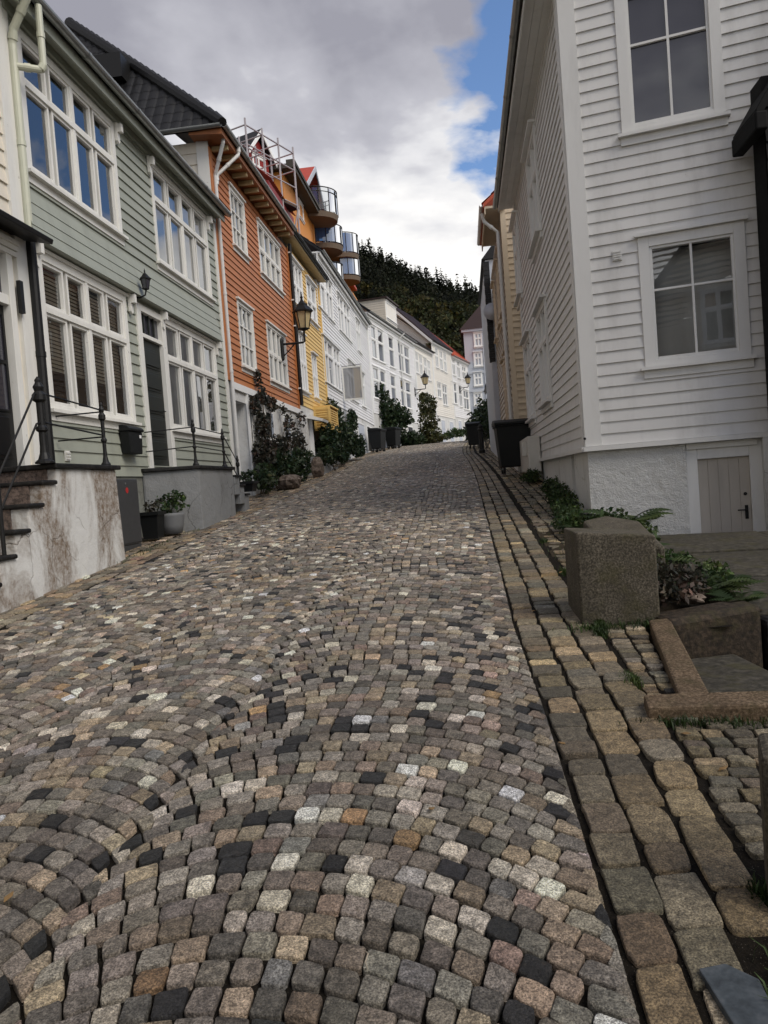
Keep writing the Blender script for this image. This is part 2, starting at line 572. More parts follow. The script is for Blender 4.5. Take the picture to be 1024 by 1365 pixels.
M = dict(
    green=paint('green_paint', (.33, .348, .292), tint=True, grime=.30, wear=.12),
    green_base=render_mat('grey_green_base', (.20, .21, .19), (.10, .09, .07)),
    cream=paint('cream_paint', (.72, .66, .55), tint=True, grime=.25),
    orange=paint('orange_paint', (.46, .17, .058), tint=True, grime=.30, wear=.18),
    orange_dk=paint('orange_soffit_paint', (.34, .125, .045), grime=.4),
    yellow=paint('yellow_paint', (.74, .50, .17), tint=True, grime=.22),
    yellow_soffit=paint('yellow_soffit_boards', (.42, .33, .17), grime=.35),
    white=paint('white_paint', (.78, .78, .78), tint=True, grime=.14),
    white_warm=paint('warm_white_paint', (.80, .77, .70), tint=True, grime=.16),
    trim=paint('white_trim', (.76, .75, .70), grime=.28, wear=.08, chip=.35),
    trim_clean=paint('clean_white_trim', (.82, .82, .80), grime=.12),
    rgrey=paint('grey_white_paint', (.66, .652, .63), tint=True, grime=.36, wear=.10, chip=.12, chipc=(.34, .31, .26)),
    rtrim=paint('grey_white_trim', (.69, .685, .66), grime=.26, wear=.06),
    sand=paint('sand_paint', (.60, .50, .37), tint=True, grime=.25),
    taupe=paint('taupe_paint', (.46, .40, .33), tint=True, grime=.35),
    pewter=plain('pewter_render', (.47, .50, .55), .85, var=.06),
    black_paint=plain('black_gloss_paint', (.004, .004, .004), .7, spec=.15),
    door_black=paint('black_door_paint', (.005, .005, .0055), rough=.4, grime=.1),
    door_green=paint('dark_green_door_paint', (.015, .018, .015), rough=.45, grime=.2),
    iron=plain('black_iron', (.006, .006, .006), .55, .2),
    zinc=plain('zinc_gutter', (.30, .31, .30), .42, .7, var=.3, scale=5),
    pipe_cream=plain('cream_pipe', (.52, .53, .42), .42, var=.15, scale=4),
    pipe_white=plain('white_pipe', (.62, .62, .60), .4, var=.15, scale=4),
    gutter_black=plain('black_gutter', (.012, .012, .012), .5, spec=.3),
    tile_black=roof_mat('black_tiles', (.0065, .0065, .007), .55),
    tile_brown=roof_mat('brown_tiles', (.034, .017, .014), .55),
    tile_red=roof_mat('red_tiles', (.42, .055, .03), .6),
    tile_orange=roof_mat('orange_red_tiles', (.50, .09, .04), .6),
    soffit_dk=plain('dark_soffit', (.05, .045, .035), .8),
    glass=glass('window_glass'),
    glass_far=glass('far_window_glass', (.03, .035, .04), clear=False, gain=1.7),
    glass_dark=glass('dark_window_glass', (.035, .034, .045), clear=False, gain=1.2, lift=.04),
    glass_lamp=plain('lantern_glass', (.50, .40, .22), .25),
    glass_sash=glass('open_sash_glass', (.30, .30, .30), clear=False, gain=1.5, lift=.1),
    glass_bal=glass('balcony_glass', (.05, .11, .26), clear=False, gain=1.3, lift=.10),
    room=plain('dim_room', (.035, .03, .026), .9),
    curtain=plain('net_curtain', (.62, .60, .55), .9, bump=.3),
    reflection_slats=plain('tan_reflection_slats', (.62, .56, .46), .9, bump=.3),  # tan slats imitating the boards of the house opposite, reflected in the pane
    stoop_white=render_mat('stained_white_render', (.60, .60, .58), (.17, .125, .088), scale=6, dirt_lo=.43, dirt_hi=.56, run=.34),
    stoop_grey=render_mat('grey_render', (.23, .235, .235), (.15, .15, .145), scale=5, lump=.5),
    wall_white=render_mat('white_base_render', (.62, .62, .60), (.30, .27, .22), scale=5, dirt_lo=.55, dirt_hi=.8),
    rough_white=render_mat('roughcast_white', (.62, .62, .60), (.34, .31, .26), scale=9, lump=1.0, dirt_lo=.62, dirt_hi=.85, cracks=False),
    step_stone=stone_mat('step_stone', ((.05, .04, .035), (.15, .11, .09), (.24, .18, .15)), 25),
    slate=stone_mat('dark_slate', ((.005, .005, .005), (.010, .0095, .009), (.026, .024, .022)), 18, bump=.8, rough=.6),
    granite=stone_mat('weathered_granite', ((.028, .024, .017), (.080, .069, .050), (.17, .148, .112)), 70, bump=.5, moss=.5),
    granite_tan=stone_mat('tan_granite', ((.042, .028, .015), (.115, .078, .045), (.22, .16, .105)), 60, bump=.5, moss=.45),
    slate_blue=stone_mat('blue_slate', ((.035, .042, .048), (.06, .072, .082), (.09, .10, .11)), 14, bump=.4, rough=.6),
    dark_block=stone_mat('dark_brown_stone', ((.012, .009, .006), (.034, .024, .015), (.07, .05, .033)), 30, bump=.8, moss=.5),  # darker, browner stone than the kerbs, for the pit's far wall
    flag=stone_mat('flagstone', ((.022, .02, .015), (.05, .045, .034), (.085, .076, .06)), 16, bump=.6, moss=.6),
    sett=sett_mat('setts'),
    soil=soil_mat('joint_soil'),
    earth=soil_mat('bare_earth', (.018, .014, .009), (.06, .047, .03)),
    leaf=leaf_mat('shrub_leaf', ((.012, .022, .010), (.022, .040, .016), (.045, .060, .022))),
    leaf_ivy=leaf_mat('ivy_leaf', ((.03, .035, .012), (.055, .060, .020), (.09, .085, .03))),
    leaf_rose=leaf_mat('climber_leaf', ((.022, .020, .016), (.035, .035, .024), (.085, .045, .036))),
    leaf_fern=leaf_mat('weed_leaf', ((.014, .026, .010), (.034, .060, .018), (.08, .105, .03))),
    leaf_forest=leaf_mat('forest_leaf', ((.009, .014, .006), (.020, .025, .010), (.048, .041, .015)), .8),
    needle=leaf_mat('needle', ((.008, .012, .008), (.013, .019, .011), (.022, .03, .014)), .8),
    stem=plain('stem', (.05, .038, .026), .9),
    bin=plain('bin_plastic', (.008, .009, .009), .55, var=.2, spec=.3),
    rubber=plain('rubber', (.01, .01, .01), .8),
    cab_grey=plain('cabinet_grey', (.040, .041, .043), .5, var=.1, scale=3),
    red_dot=plain('red_sticker', (.40, .02, .02), .5),
    pot=plain('grey_pot', (.14, .145, .15), .7, var=.15),
    terracotta=plain('terracotta', (.26, .09, .05), .8),
    rock=stone_mat('garden_rock', ((.06, .045, .035), (.15, .115, .09), (.26, .21, .17)), 12, bump=.9),
    apt_orange=paint('apartment_orange', (.62, .24, .04), tint=True, grime=.15),
    dormer_red=paint('dormer_red', (.24, .018, .016), tint=True),
    scaff=plain('scaffold_steel', (.42, .38, .38), .4, .5),
    plank=plain('scaffold_plank', (.06, .045, .04), .9),
    concrete=plain('balcony_underside', (.14, .105, .075), .9),
    forest_floor=soil_mat('forest_floor', (.006, .007, .004), (.014, .014, .008)),
    glass_bal_clear=glass('clear_balcony_glass', clear=True, gain=1.0, lift=.03),
    plank_pale=plain('dry_twig', (.38, .32, .24), .8),
    dead_leaf=plain('withered_leaf', (.20, .12, .045), .8, var=.5, scale=3),
    bark=plain('bark', (.03, .024, .018), .95),
    brass=plain('brass', (.35, .22, .07), .35, .8),
    meter=plain('meter_box', (.60, .58, .53), .5, var=.08),
    board_grey=paint('mdf_grey_door', (.46, .42, .365), grime=.3, wear=.05),
    yellow_leaf=plain('yellow_stone', (.42, .26, .06), .7, bump=.4),
)


# ------------------------------------------------------------------ ground, road bed, setts
def base_ground(x, y):
    zs = street_z(np.clip(y, -30, 95)) - 0.16
    z = np.where((x > 1.0) & (y > 3.2) & (y < 11.5), -0.75, zs)
    z = np.where(x < -10, z + 0.55 * np.minimum(-10 - x, 34), z)
    z = np.where((x > 3.2) & (y <= 3.2), zs - 0.3, z)
    return z


def build_ground():
    xs = np.concatenate([[-900, -400, -200, -120, -80, -60, -50], np.arange(-44, -9.9, 2), np.arange(-9, 12.1, 0.5), [16, 25, 40, 70, 120, 250, 500, 900]])
    ys = np.concatenate([[-300, -120, -60, -30, -15, -8], np.arange(-4, 14.1, 0.5), np.arange(15, 96, 1.5), [110, 130, 160, 220, 300, 450, 700, 1200]])
    X, Y = np.meshgrid(xs, ys)
    Z = base_ground(X, Y)
    n, m = len(xs), len(ys)
    i = np.arange(n * m).reshape(m, n)
    q = np.stack([i[:-1, :-1], i[:-1, 1:], i[1:, 1:], i[1:, :-1]], -1).reshape(-1, 4)
    arrays_obj('ground', np.stack([X, Y, Z], -1).reshape(-1, 3), q, mats=[M['earth']], kind='structure')


build_ground()
BED = -0.021


def crown(x):
    return -0.004 * (x + 1.9) ** 2


def surf(x, y):
    return street_z(y) + crown(np.clip(x, -5, 1.6))


def build_bed():
    V, Q = [], []
    nv = 0

    def patch(x0, x1, y0, y1, dx=.25, dy=.5):
        nonlocal nv
        xs = np.linspace(x0, x1, max(2, int((x1 - x0) / dx) + 1))
        ys = np.linspace(y0, y1, max(2, int((y1 - y0) / dy) + 1))
        X, Y = np.meshgrid(xs, ys)
        Z = surf(X, Y) + BED + rng.normal(0, .002, X.shape)
        V.append(np.stack([X + bend(Y), Y, Z], -1).reshape(-1, 3))
        i = np.arange(X.size).reshape(X.shape) + nv
        Q.append(np.stack([i[:-1, :-1], i[:-1, 1:], i[1:, 1:], i[1:, :-1]], -1).reshape(-1, 4))
        nv += X.size
    patch(-6.2, .9, -4, 82)
    patch(.9, 3.6, -4, 3.78)
    patch(.9, 1.12, 3.78, 5.3)
    patch(.9, 1.75, 5.3, 10.7)
    patch(.9, 2.4, 10.7, 82)
    arrays_obj('road_bed', np.concatenate(V), np.concatenate(Q), mats=[M['soil']], kind='structure')


build_bed()

PAL = np.array([(.165, .148, .128), (.205, .192, .172), (.125, .117, .106), (.270, .225, .168), (.400, .375, .330), (.022, .023, .025), (.200, .158, .132), (.300, .205, .115), (.225, .188, .142), (.165, .165, .162)])
W_FAN = np.array([.28, .22, .13, .08, .070, .072, .045, .008, .085, .03])
W_STRIP = np.array([.25, .20, .15, .10, .02, .02, .02, .01, .18, .05])

PAL = PAL * np.array([1.05, 1.0, .925]) * np.array([1.0, 1.04, .95, 1.04, 1.2, .8, 1.0, 1.0, 1.0, 1.0])[:, None]


def pick(n, w):
    c = PAL[rng.choice(len(PAL), n, p=w / w.sum())]
    return np.clip(c * rng.lognormal(0, .26, (n, 1)) * rng.normal(1, .022, (n, 3)), .008, .6)


def warp(x, y):
    return x + .018 * np.sin(1.9 * y + .7 * x) + .012 * np.sin(4.1 * y + 2.), y + .03 * np.sin(1.3 * x + .6 * y) + .016 * np.sin(3.7 * x - 1.1 * y)


LODS = {0: (18, [(1.0, -.034), (1.0, -.008), (.983, -.0026), (.950, -.0004), (.905, .0), (.5, .0006)]),
        1: (8, [(.985, -.03), (.975, -.006), (.93, -.0006), (.86, 0.)]),
        2: (4, [(.93, -.026), (.86, 0.)])}


def stones(corners, col, lod, p=5.0, lift=None, rough=1.0):
    """corners (n,4,2) in road coordinates, anticlockwise; returns V, quads, tris, tint."""
    n = len(corners)
    k, rings = LODS[lod]
    if lod == 2:
        a = np.array([1, 3, 5, 7]) * math.pi / 4
        u, v = np.sign(np.cos(a)) * .97, np.sign(np.sin(a)) * .97
        U, Vv = np.tile(u, (n, 1)), np.tile(v, (n, 1))
        jit = np.ones((n, k))
    else:
        a = (np.arange(k) + .5) * 2 * math.pi / k
        pp = rng.uniform(p * .7, p * 2.2, (n, 1))
        U = np.sign(np.cos(a)) * np.abs(np.cos(a)) ** (2 / pp)
        Vv = np.sign(np.sin(a)) * np.abs(np.sin(a)) ** (2 / pp)
        j = rng.normal(0, .040 * rough, (n, k))
        jit = 1 + .6 * j + .4 * np.roll(j, 1, 1)
    c = corners[:, :, None, :]
    cen = corners.mean(1)
    zc = rng.normal(0, .0022, n) + (0 if lift is None else lift)
    tx, ty = rng.normal(0, .014, n), rng.normal(0, .014, n)
    V, idx = [], []
    for ri, (s, h) in enumerate(rings):
        uu, vv = U * jit * s, Vv * jit * s
        if lod == 0 and ri >= 2:
            uu = uu + rng.normal(0, .012, uu.shape)
            vv = vv + rng.normal(0, .012, vv.shape)
        w0, w1, w2, w3 = (1 - uu) * (1 - vv) / 4, (1 + uu) * (1 - vv) / 4, (1 + uu) * (1 + vv) / 4, (1 - uu) * (1 + vv) / 4
        xy = w0[..., None] * c[:, 0] + w1[..., None] * c[:, 1] + w2[..., None] * c[:, 2] + w3[..., None] * c[:, 3]
        x, y = xy[..., 0], xy[..., 1]
        z = surf(x, y) + h + zc[:, None] + tx[:, None] * (x - cen[:, :1]) + ty[:, None] * (y - cen[:, 1:])
        if lod == 0 and ri >= 2:
            z = z + rng.normal(0, .0011, z.shape)
        V.append(np.stack([x + bend(y), y, z], -1))
    nr = len(rings)
    V = np.stack(V, 1)                                  # n, nr, k, 3
    if lod < 2:
        cz = V[:, -1].mean(1, keepdims=True) + np.array([0, 0, .0015])
        cz[..., 2] += rng.normal(0, .001, cz[..., 2].shape)
        flat = np.concatenate([V.reshape(n, nr * k, 3), cz], 1)
    else:
        flat = V.reshape(n, nr * k, 3)
    per = flat.shape[1]
    q = []
    for r_ in range(nr - 1):
        for j in range(k):
            q.append((r_ * k + j, r_ * k + (j + 1) % k, (r_ + 1) * k + (j + 1) % k, (r_ + 1) * k + j))
    t = []
    if lod < 2:
        t = [((nr - 1) * k + j, (nr - 1) * k + (j + 1) % k, nr * k) for j in range(k)]
    else:
        q.append(tuple((nr - 1) * k + j for j in range(k)))
    off = (np.arange(n) * per)[:, None, None]
    Q = (np.array(q)[None] + off).reshape(-1, 4)
    T = (np.array(t)[None] + off).reshape(-1, 3) if t else np.zeros((0, 3), int)
    return flat.reshape(-1, 3), Q, T, np.repeat(col, per, 0)


class Stones:
    def __init__(s):
        s.b = []
        s.n = 0

    def add(s, corners, col, p=5.0, lift=None, rough=1.0):
        if not len(corners):
            return
        corners = np.asarray(corners, float)
        yc = corners[:, :, 1].mean(1)
        for lod, (a, b) in enumerate(((-9, 7.5), (7.5, 21), (21, 999))):
            m = (yc >= a) & (yc < b)
            if m.any():
                V, Q, T, C = stones(corners[m], col[m], lod, p, None if lift is None else lift[m], rough)
                s.b.append((V, Q + s.n, T + s.n, C))
                s.n += len(V)

    def build(s, name):
        V, Q, T, C = (np.concatenate([b[i] for b in s.b]) for i in range(4))
        return arrays_obj(name, V, Q, C, [M['sett']], 'structure', True, T)


def fan_setts():
    """Segmental arches: each column of arches is 1.1 m wide, its rows bow up the street."""
    per, pitch = 1.10, .105
    rad = per / 2 / math.sin(R(47))
    S = Stones()
    out, lf = [], []
    for k in range(-4, 2):
        half = k == 1                                   # the last arch is a wide half arch that runs down to the kerb rows
        xc = -.80 if half else -.80 + per * k
        for j in range(int(-2.6 / pitch), int(79 / pitch)):
            yj = j * pitch + rng.normal(0, .003) + (.045 * (k % 2) if k < 0 else 0)
            b = .028 * (1 if j % 2 else -1)
            lo, hi = -per / 2 + b, per / 2 + b
            rad = per / 2 / math.sin(R(47))
            if half:
                rad, lo, hi = 1.58, b * 1.6, 1.16
            elif k == 0:
                hi = b * 1.6
            f0, f1 = math.asin((lo - (0 if half else .012)) / rad), math.asin(min(.80, (hi + (0 if k == 0 else .012)) / rad))
            n = max(3, int(round((f1 - f0) * rad / .0985 + rng.uniform(-.4, .4))))
            wd = rng.uniform(.86, 1.14, n)
            ed = f0 + (f1 - f0) * np.concatenate([[0], np.cumsum(wd) / wd.sum()])
            hp = pitch / 2
            for i in range(n):
                g = .0040 / rad
                a0, a1 = ed[i] + g, ed[i + 1] - g
                pts = []
                for (f, t) in ((a0, -hp), (a1, -hp), (a1, hp), (a0, hp)):
                    th = t * (1 - .10 * abs(math.sin(f)))
                    th = th - math.copysign(.0066, t)
                    nx, ny = math.sin(f) * .62, 1.0 - .3 * (1 - math.cos(f))
                    x = rad * math.sin(f) + th * nx
                    y = rad * math.cos(f) - rad + th * ny * (.72 + .28 * math.cos(f))
                    x = min(max(x, lo - .002), hi + .002)
                    pts.append((xc + x + rng.normal(0, .0026), yj + y + rng.normal(0, .0020)))
                mx = sum(p[0] for p in pts) / 4
                xe = float(np.interp(pts[0][1], [1.5, 2.2, 3.8, 5.5, 8.5, 20], [.345, .345, .328, .285, .285, .29]))
                if mx < -4.16 or mx > xe + .008:
                    continue
                if mx > xe - .095:
                    pts = [(p[0], p[1]) if q in (0, 3) else (max(p[0], xe - .012), p[1]) for q, p in enumerate(pts)]
                pts = [(min(max(p[0], -4.20), xe - .010), p[1]) for p in pts]
                out.append(pts)
    out = np.array(out)
    x, y = warp(out[..., 0], out[..., 1])
    fade = np.clip((.30 - out[..., 0]) / .15, 0, 1) * np.clip((out[..., 0] + 4.2) / .15, 0, 1)
    out = np.stack([out[..., 0] + (x - out[..., 0]) * fade, y], -1)
    # a few stones have been swapped for wider or narrower ones; colours cluster a little
    col = pick(len(out), W_FAN)
    S.add(out, col, 5.0)
    return S.build('road_setts')


def rows_along(S, x_edges, y0, y1, ln, w, gap=.012, jit=.008, p=4.5, gy=None, skew=0.0, seed=0, skip=None, rough=1.2, sink=0.004):
    """Rows of stones running up the street; x_edges(y) gives the row boundaries at y."""
    nrow = len(x_edges(0)) - 1
    C = []
    for r_ in range(nrow):
        y = y0 + rng.uniform(0, ln)
        while y < y1:
            L = ln * rng.uniform(.68, 1.32)
            e = x_edges(y + L / 2)
            xa, xb = e[r_] + gap, e[r_ + 1] - gap
            g2 = gap if gy is None else gy
            q = [(xa, y + g2), (xb, y + g2 + skew), (xb, y + L - g2 + skew), (xa, y + L - g2)]
            q = [(a + rng.normal(0, jit), b + rng.normal(0, jit)) for a, b in q]
            cx, cy = (xa + xb) / 2, y + L / 2
            if not (skip and skip(cx, cy)):
                C.append(q)
            y += L
    C = np.array(C)
    S.add(C, pick(len(C), w), p, rng.normal(-sink, .004, len(C)), rough)
    return C


fan_setts()
# kerb rows on the right: three courses of large squared stones
S = Stones()
W_BIG = np.array([.28, .25, .18, .10, .012, .0, .015, .004, .20, .05])


def strip_edges(y):
    w = np.interp(y, [1.5, 2.2, 3.8, 8, 30], [.150, .158, .182, .176, .17])
    x0 = np.interp(y, [1.5, 2.2, 3.8, 5.5, 8.5, 20], [.345, .345, .328, .285, .285, .29])
    return x0 + w * np.arange(4)


PAL_KEEP = PAL.copy()
PAL = PAL * np.array([.80, .77, .64])                 # the edge stones are browner, lichened
rows_along(S, strip_edges, -2, 3.9, .205, W_BIG, .010, .006, 5.5, .005, .012, skip=lambda x, y: y < 2.10 and x > .58, rough=1.3, sink=.002)
rows_along(S, strip_edges, 3.9, 70, .165, W_BIG, .011, .007, 5.0, .005, .010, rough=1.2)
S.build('kerb_setts')
S = Stones()
# smaller setts outside the kerb rows
rows_along(S, lambda y: np.array([.885, 1.06, 1.23, 1.40, 1.57, 1.70]) + .0 * y, 5.85, 10.6, .15, W_STRIP, .011, .012, 4.2, rough=1.6, sink=.012, skip=lambda x, y: (y < 6.2 and x > .7) or x > 1.10 + .09 * (y - 6))
rows_along(S, lambda y: np.array([.885, 1.05, 1.21, 1.37, 1.53, 1.69]) + .0 * y, 10.6, 62, .15, W_STRIP, .011, .012, 4.2, rough=1.6, sink=.012)
rows_along(S, lambda y: .872 + (np.interp(y, [3.94, 5.3], [.155, .29])) * np.arange(3) / 2.0, 4.0, 5.35, .085, W_STRIP, .008, .006, 4.2, rough=1.5, sink=.006)
C = []
y = 1.05
while y < 3.70:                                        # short courses across, below the front kerb stone
    h = rng.uniform(.085, .115)
    x = float(strip_edges(y)[3]) + .012 + rng.uniform(0, .02)
    while x < 3.4:
        L = rng.uniform(.10, .155)
        if not (y < 2.12) and not (.76 < x + L / 2 < 1.14 and 2.12 < y < 2.52):
            C.append([(x + .007, y + .007), (x + L - .007, y + .007 + rng.normal(0, .004)), (x + L - .007, y + h - .007), (x + .007, y + h - .007)])
        x += L
    y += h
C = np.array(C) + rng.normal(0, .005, (len(C), 4, 2))
S.add(C, pick(len(C), W_STRIP), 4.2, rng.normal(-.004, .004, len(C)), 1.5)
PAL = PAL_KEEP
S.build('verge_setts')
# left gutter: long stones in courses beside the house plinths, and a verge of odd cobbles
S = Stones()
PAL = PAL * np.array([.95, .88, .77])
rows_along(S, lambda y: np.array([-4.74, -4.57, -4.40, -4.23]) + 0 * y, -2, 72, .20, W_STRIP, .011, .008, 5.0, rough=1.2, sink=.006)
rows_along(S, lambda y: np.array([-5.62, -5.46, -5.30, -5.14, -4.95, -4.77]) + 0 * y, -2, 47, .14, W_STRIP, .011, .012, 4.0, rough=1.6, sink=.004)
PAL = PAL_KEEP
S.build('gutter_setts')


# ------------------------------------------------------------------ facades
class Face:
    """A vertical wall plane: u runs along it, z up, w out of it towards the viewer's side."""

    def __init__(s, p0, d, side=1):
        s.p = np.array(p0[:2], float)
        s.d = np.array(d[:2], float) / np.linalg.norm(d[:2])
        s.n = np.array([s.d[1], -s.d[0]]) * side
        s.side = side

    def P(s, u, z, w=0.0):
        q = s.p + s.d * u + s.n * w
        return (q[0], q[1], z)

    def uz(s, px, py, w=0.0):
        p0 = s.p + s.n * w
        r = ray(px, py)
        k = (s.n @ p0) / (s.n @ r[:2])
        h = C_EYE + k * r
        return float((h[:2] - s.p) @ s.d), float(h[2])

    def box(s, mb, u0, u1, z0, z1, w0, w1):
        P = s.P
        return mb.hexa([P(u0, z0, w0), P(u1, z0, w0), P(u1, z0, w1), P(u0, z0, w1), P(u0, z1, w0), P(u1, z1, w0), P(u1, z1, w1), P(u0, z1, w1)])

    def quad(s, mb, u0, u1, z0, z1, w, lean=0.0):
        P = s.P
        return mb.quad(P(u0, z0, w), P(u1, z0, w), P(u1, z1, w + lean), P(u0, z1, w + lean))

    def poly(s, mb, pts, w0, w1):
        """pts: (u,z) outline pushed from w0 to w1."""
        a = [s.P(u, z, w0) for u, z in pts]
        return mb.prism(a, np.array(s.P(0, 0, w1)) - np.array(s.P(0, 0, w0)))

    def rect(s, tl, br):
        u0, z1 = s.uz(*tl)
        u1, z0 = s.uz(*br)
        return u0, u1, z0, z1


def siding(f, u0, u1, z0, z1, pitch, holes=(), thick=.024, base=.003, top=None, w=0.0, vary=.035, length=4.2, mb=None):
    """Lapped boards, each a real slanted strip with its drip edge; holes are (u0,u1,z0,z1). top(u) cuts a gable."""
    mb = mb or MB()
    n = max(1, int(round((z1 - z0) / pitch)))
    h = (z1 - z0) / n
    for i in range(n):
        a, b = z0 + i * h, z0 + (i + 1) * h
        cuts = sorted({u0, u1} | {x for H in holes for x in H[:2] if u0 < x < u1 and H[3] > a and H[2] < b})
        shade = 1 + random.uniform(-vary, vary)
        jb = random.uniform(-.003, .003)
        for c0, c1 in zip(cuts[:-1], cuts[1:]):
            if c1 - c0 < .004:
                continue
            um = (c0 + c1) / 2
            segs = [(a, b)]
            for H in holes:
                if H[0] <= um <= H[1]:
                    ns = []
                    for (p, q) in segs:
                        if H[3] <= p or H[2] >= q:
                            ns.append((p, q))
                        else:
                            if H[2] > p + .004:
                                ns.append((p, H[2]))
                            if H[3] < q - .004:
                                ns.append((H[3], q))
                    segs = ns
            for (p, q) in segs:
                wb = lambda z: w + base + (thick + jb) * (1 - (z - a) / h)
                us = [c0, c1]
                while us[-1] - us[-2] > length * 1.3:
                    us.insert(-1, us[-2] + length * random.uniform(.7, 1.1))
                for x0, x1 in zip(us[:-1], us[1:]):
                    t0, t1 = (q, q) if top is None else (min(q, top(x0)), min(q, top(x1)))
                    if top is not None and max(t0, t1) <= p + .003:
                        continue
                    t0, t1 = max(t0, p), max(t1, p)
                    sh = shade * (1 + random.uniform(-vary, vary) * .6)
                    mb.col = (sh, sh, sh)
                    gp = .003 if x1 < c1 else 0
                    v = [f.P(x0, p, wb(p)), f.P(x1 - gp, p, wb(p)), f.P(x1 - gp, t1, wb(t1)), f.P(x0, t0, wb(t0)), f.P(x0, p, w), f.P(x1 - gp, p, w)]
                    mb.add(v, [(0, 1, 2, 3), (4, 5, 1, 0)])
    mb.col = (1, 1, 1)
    return mb


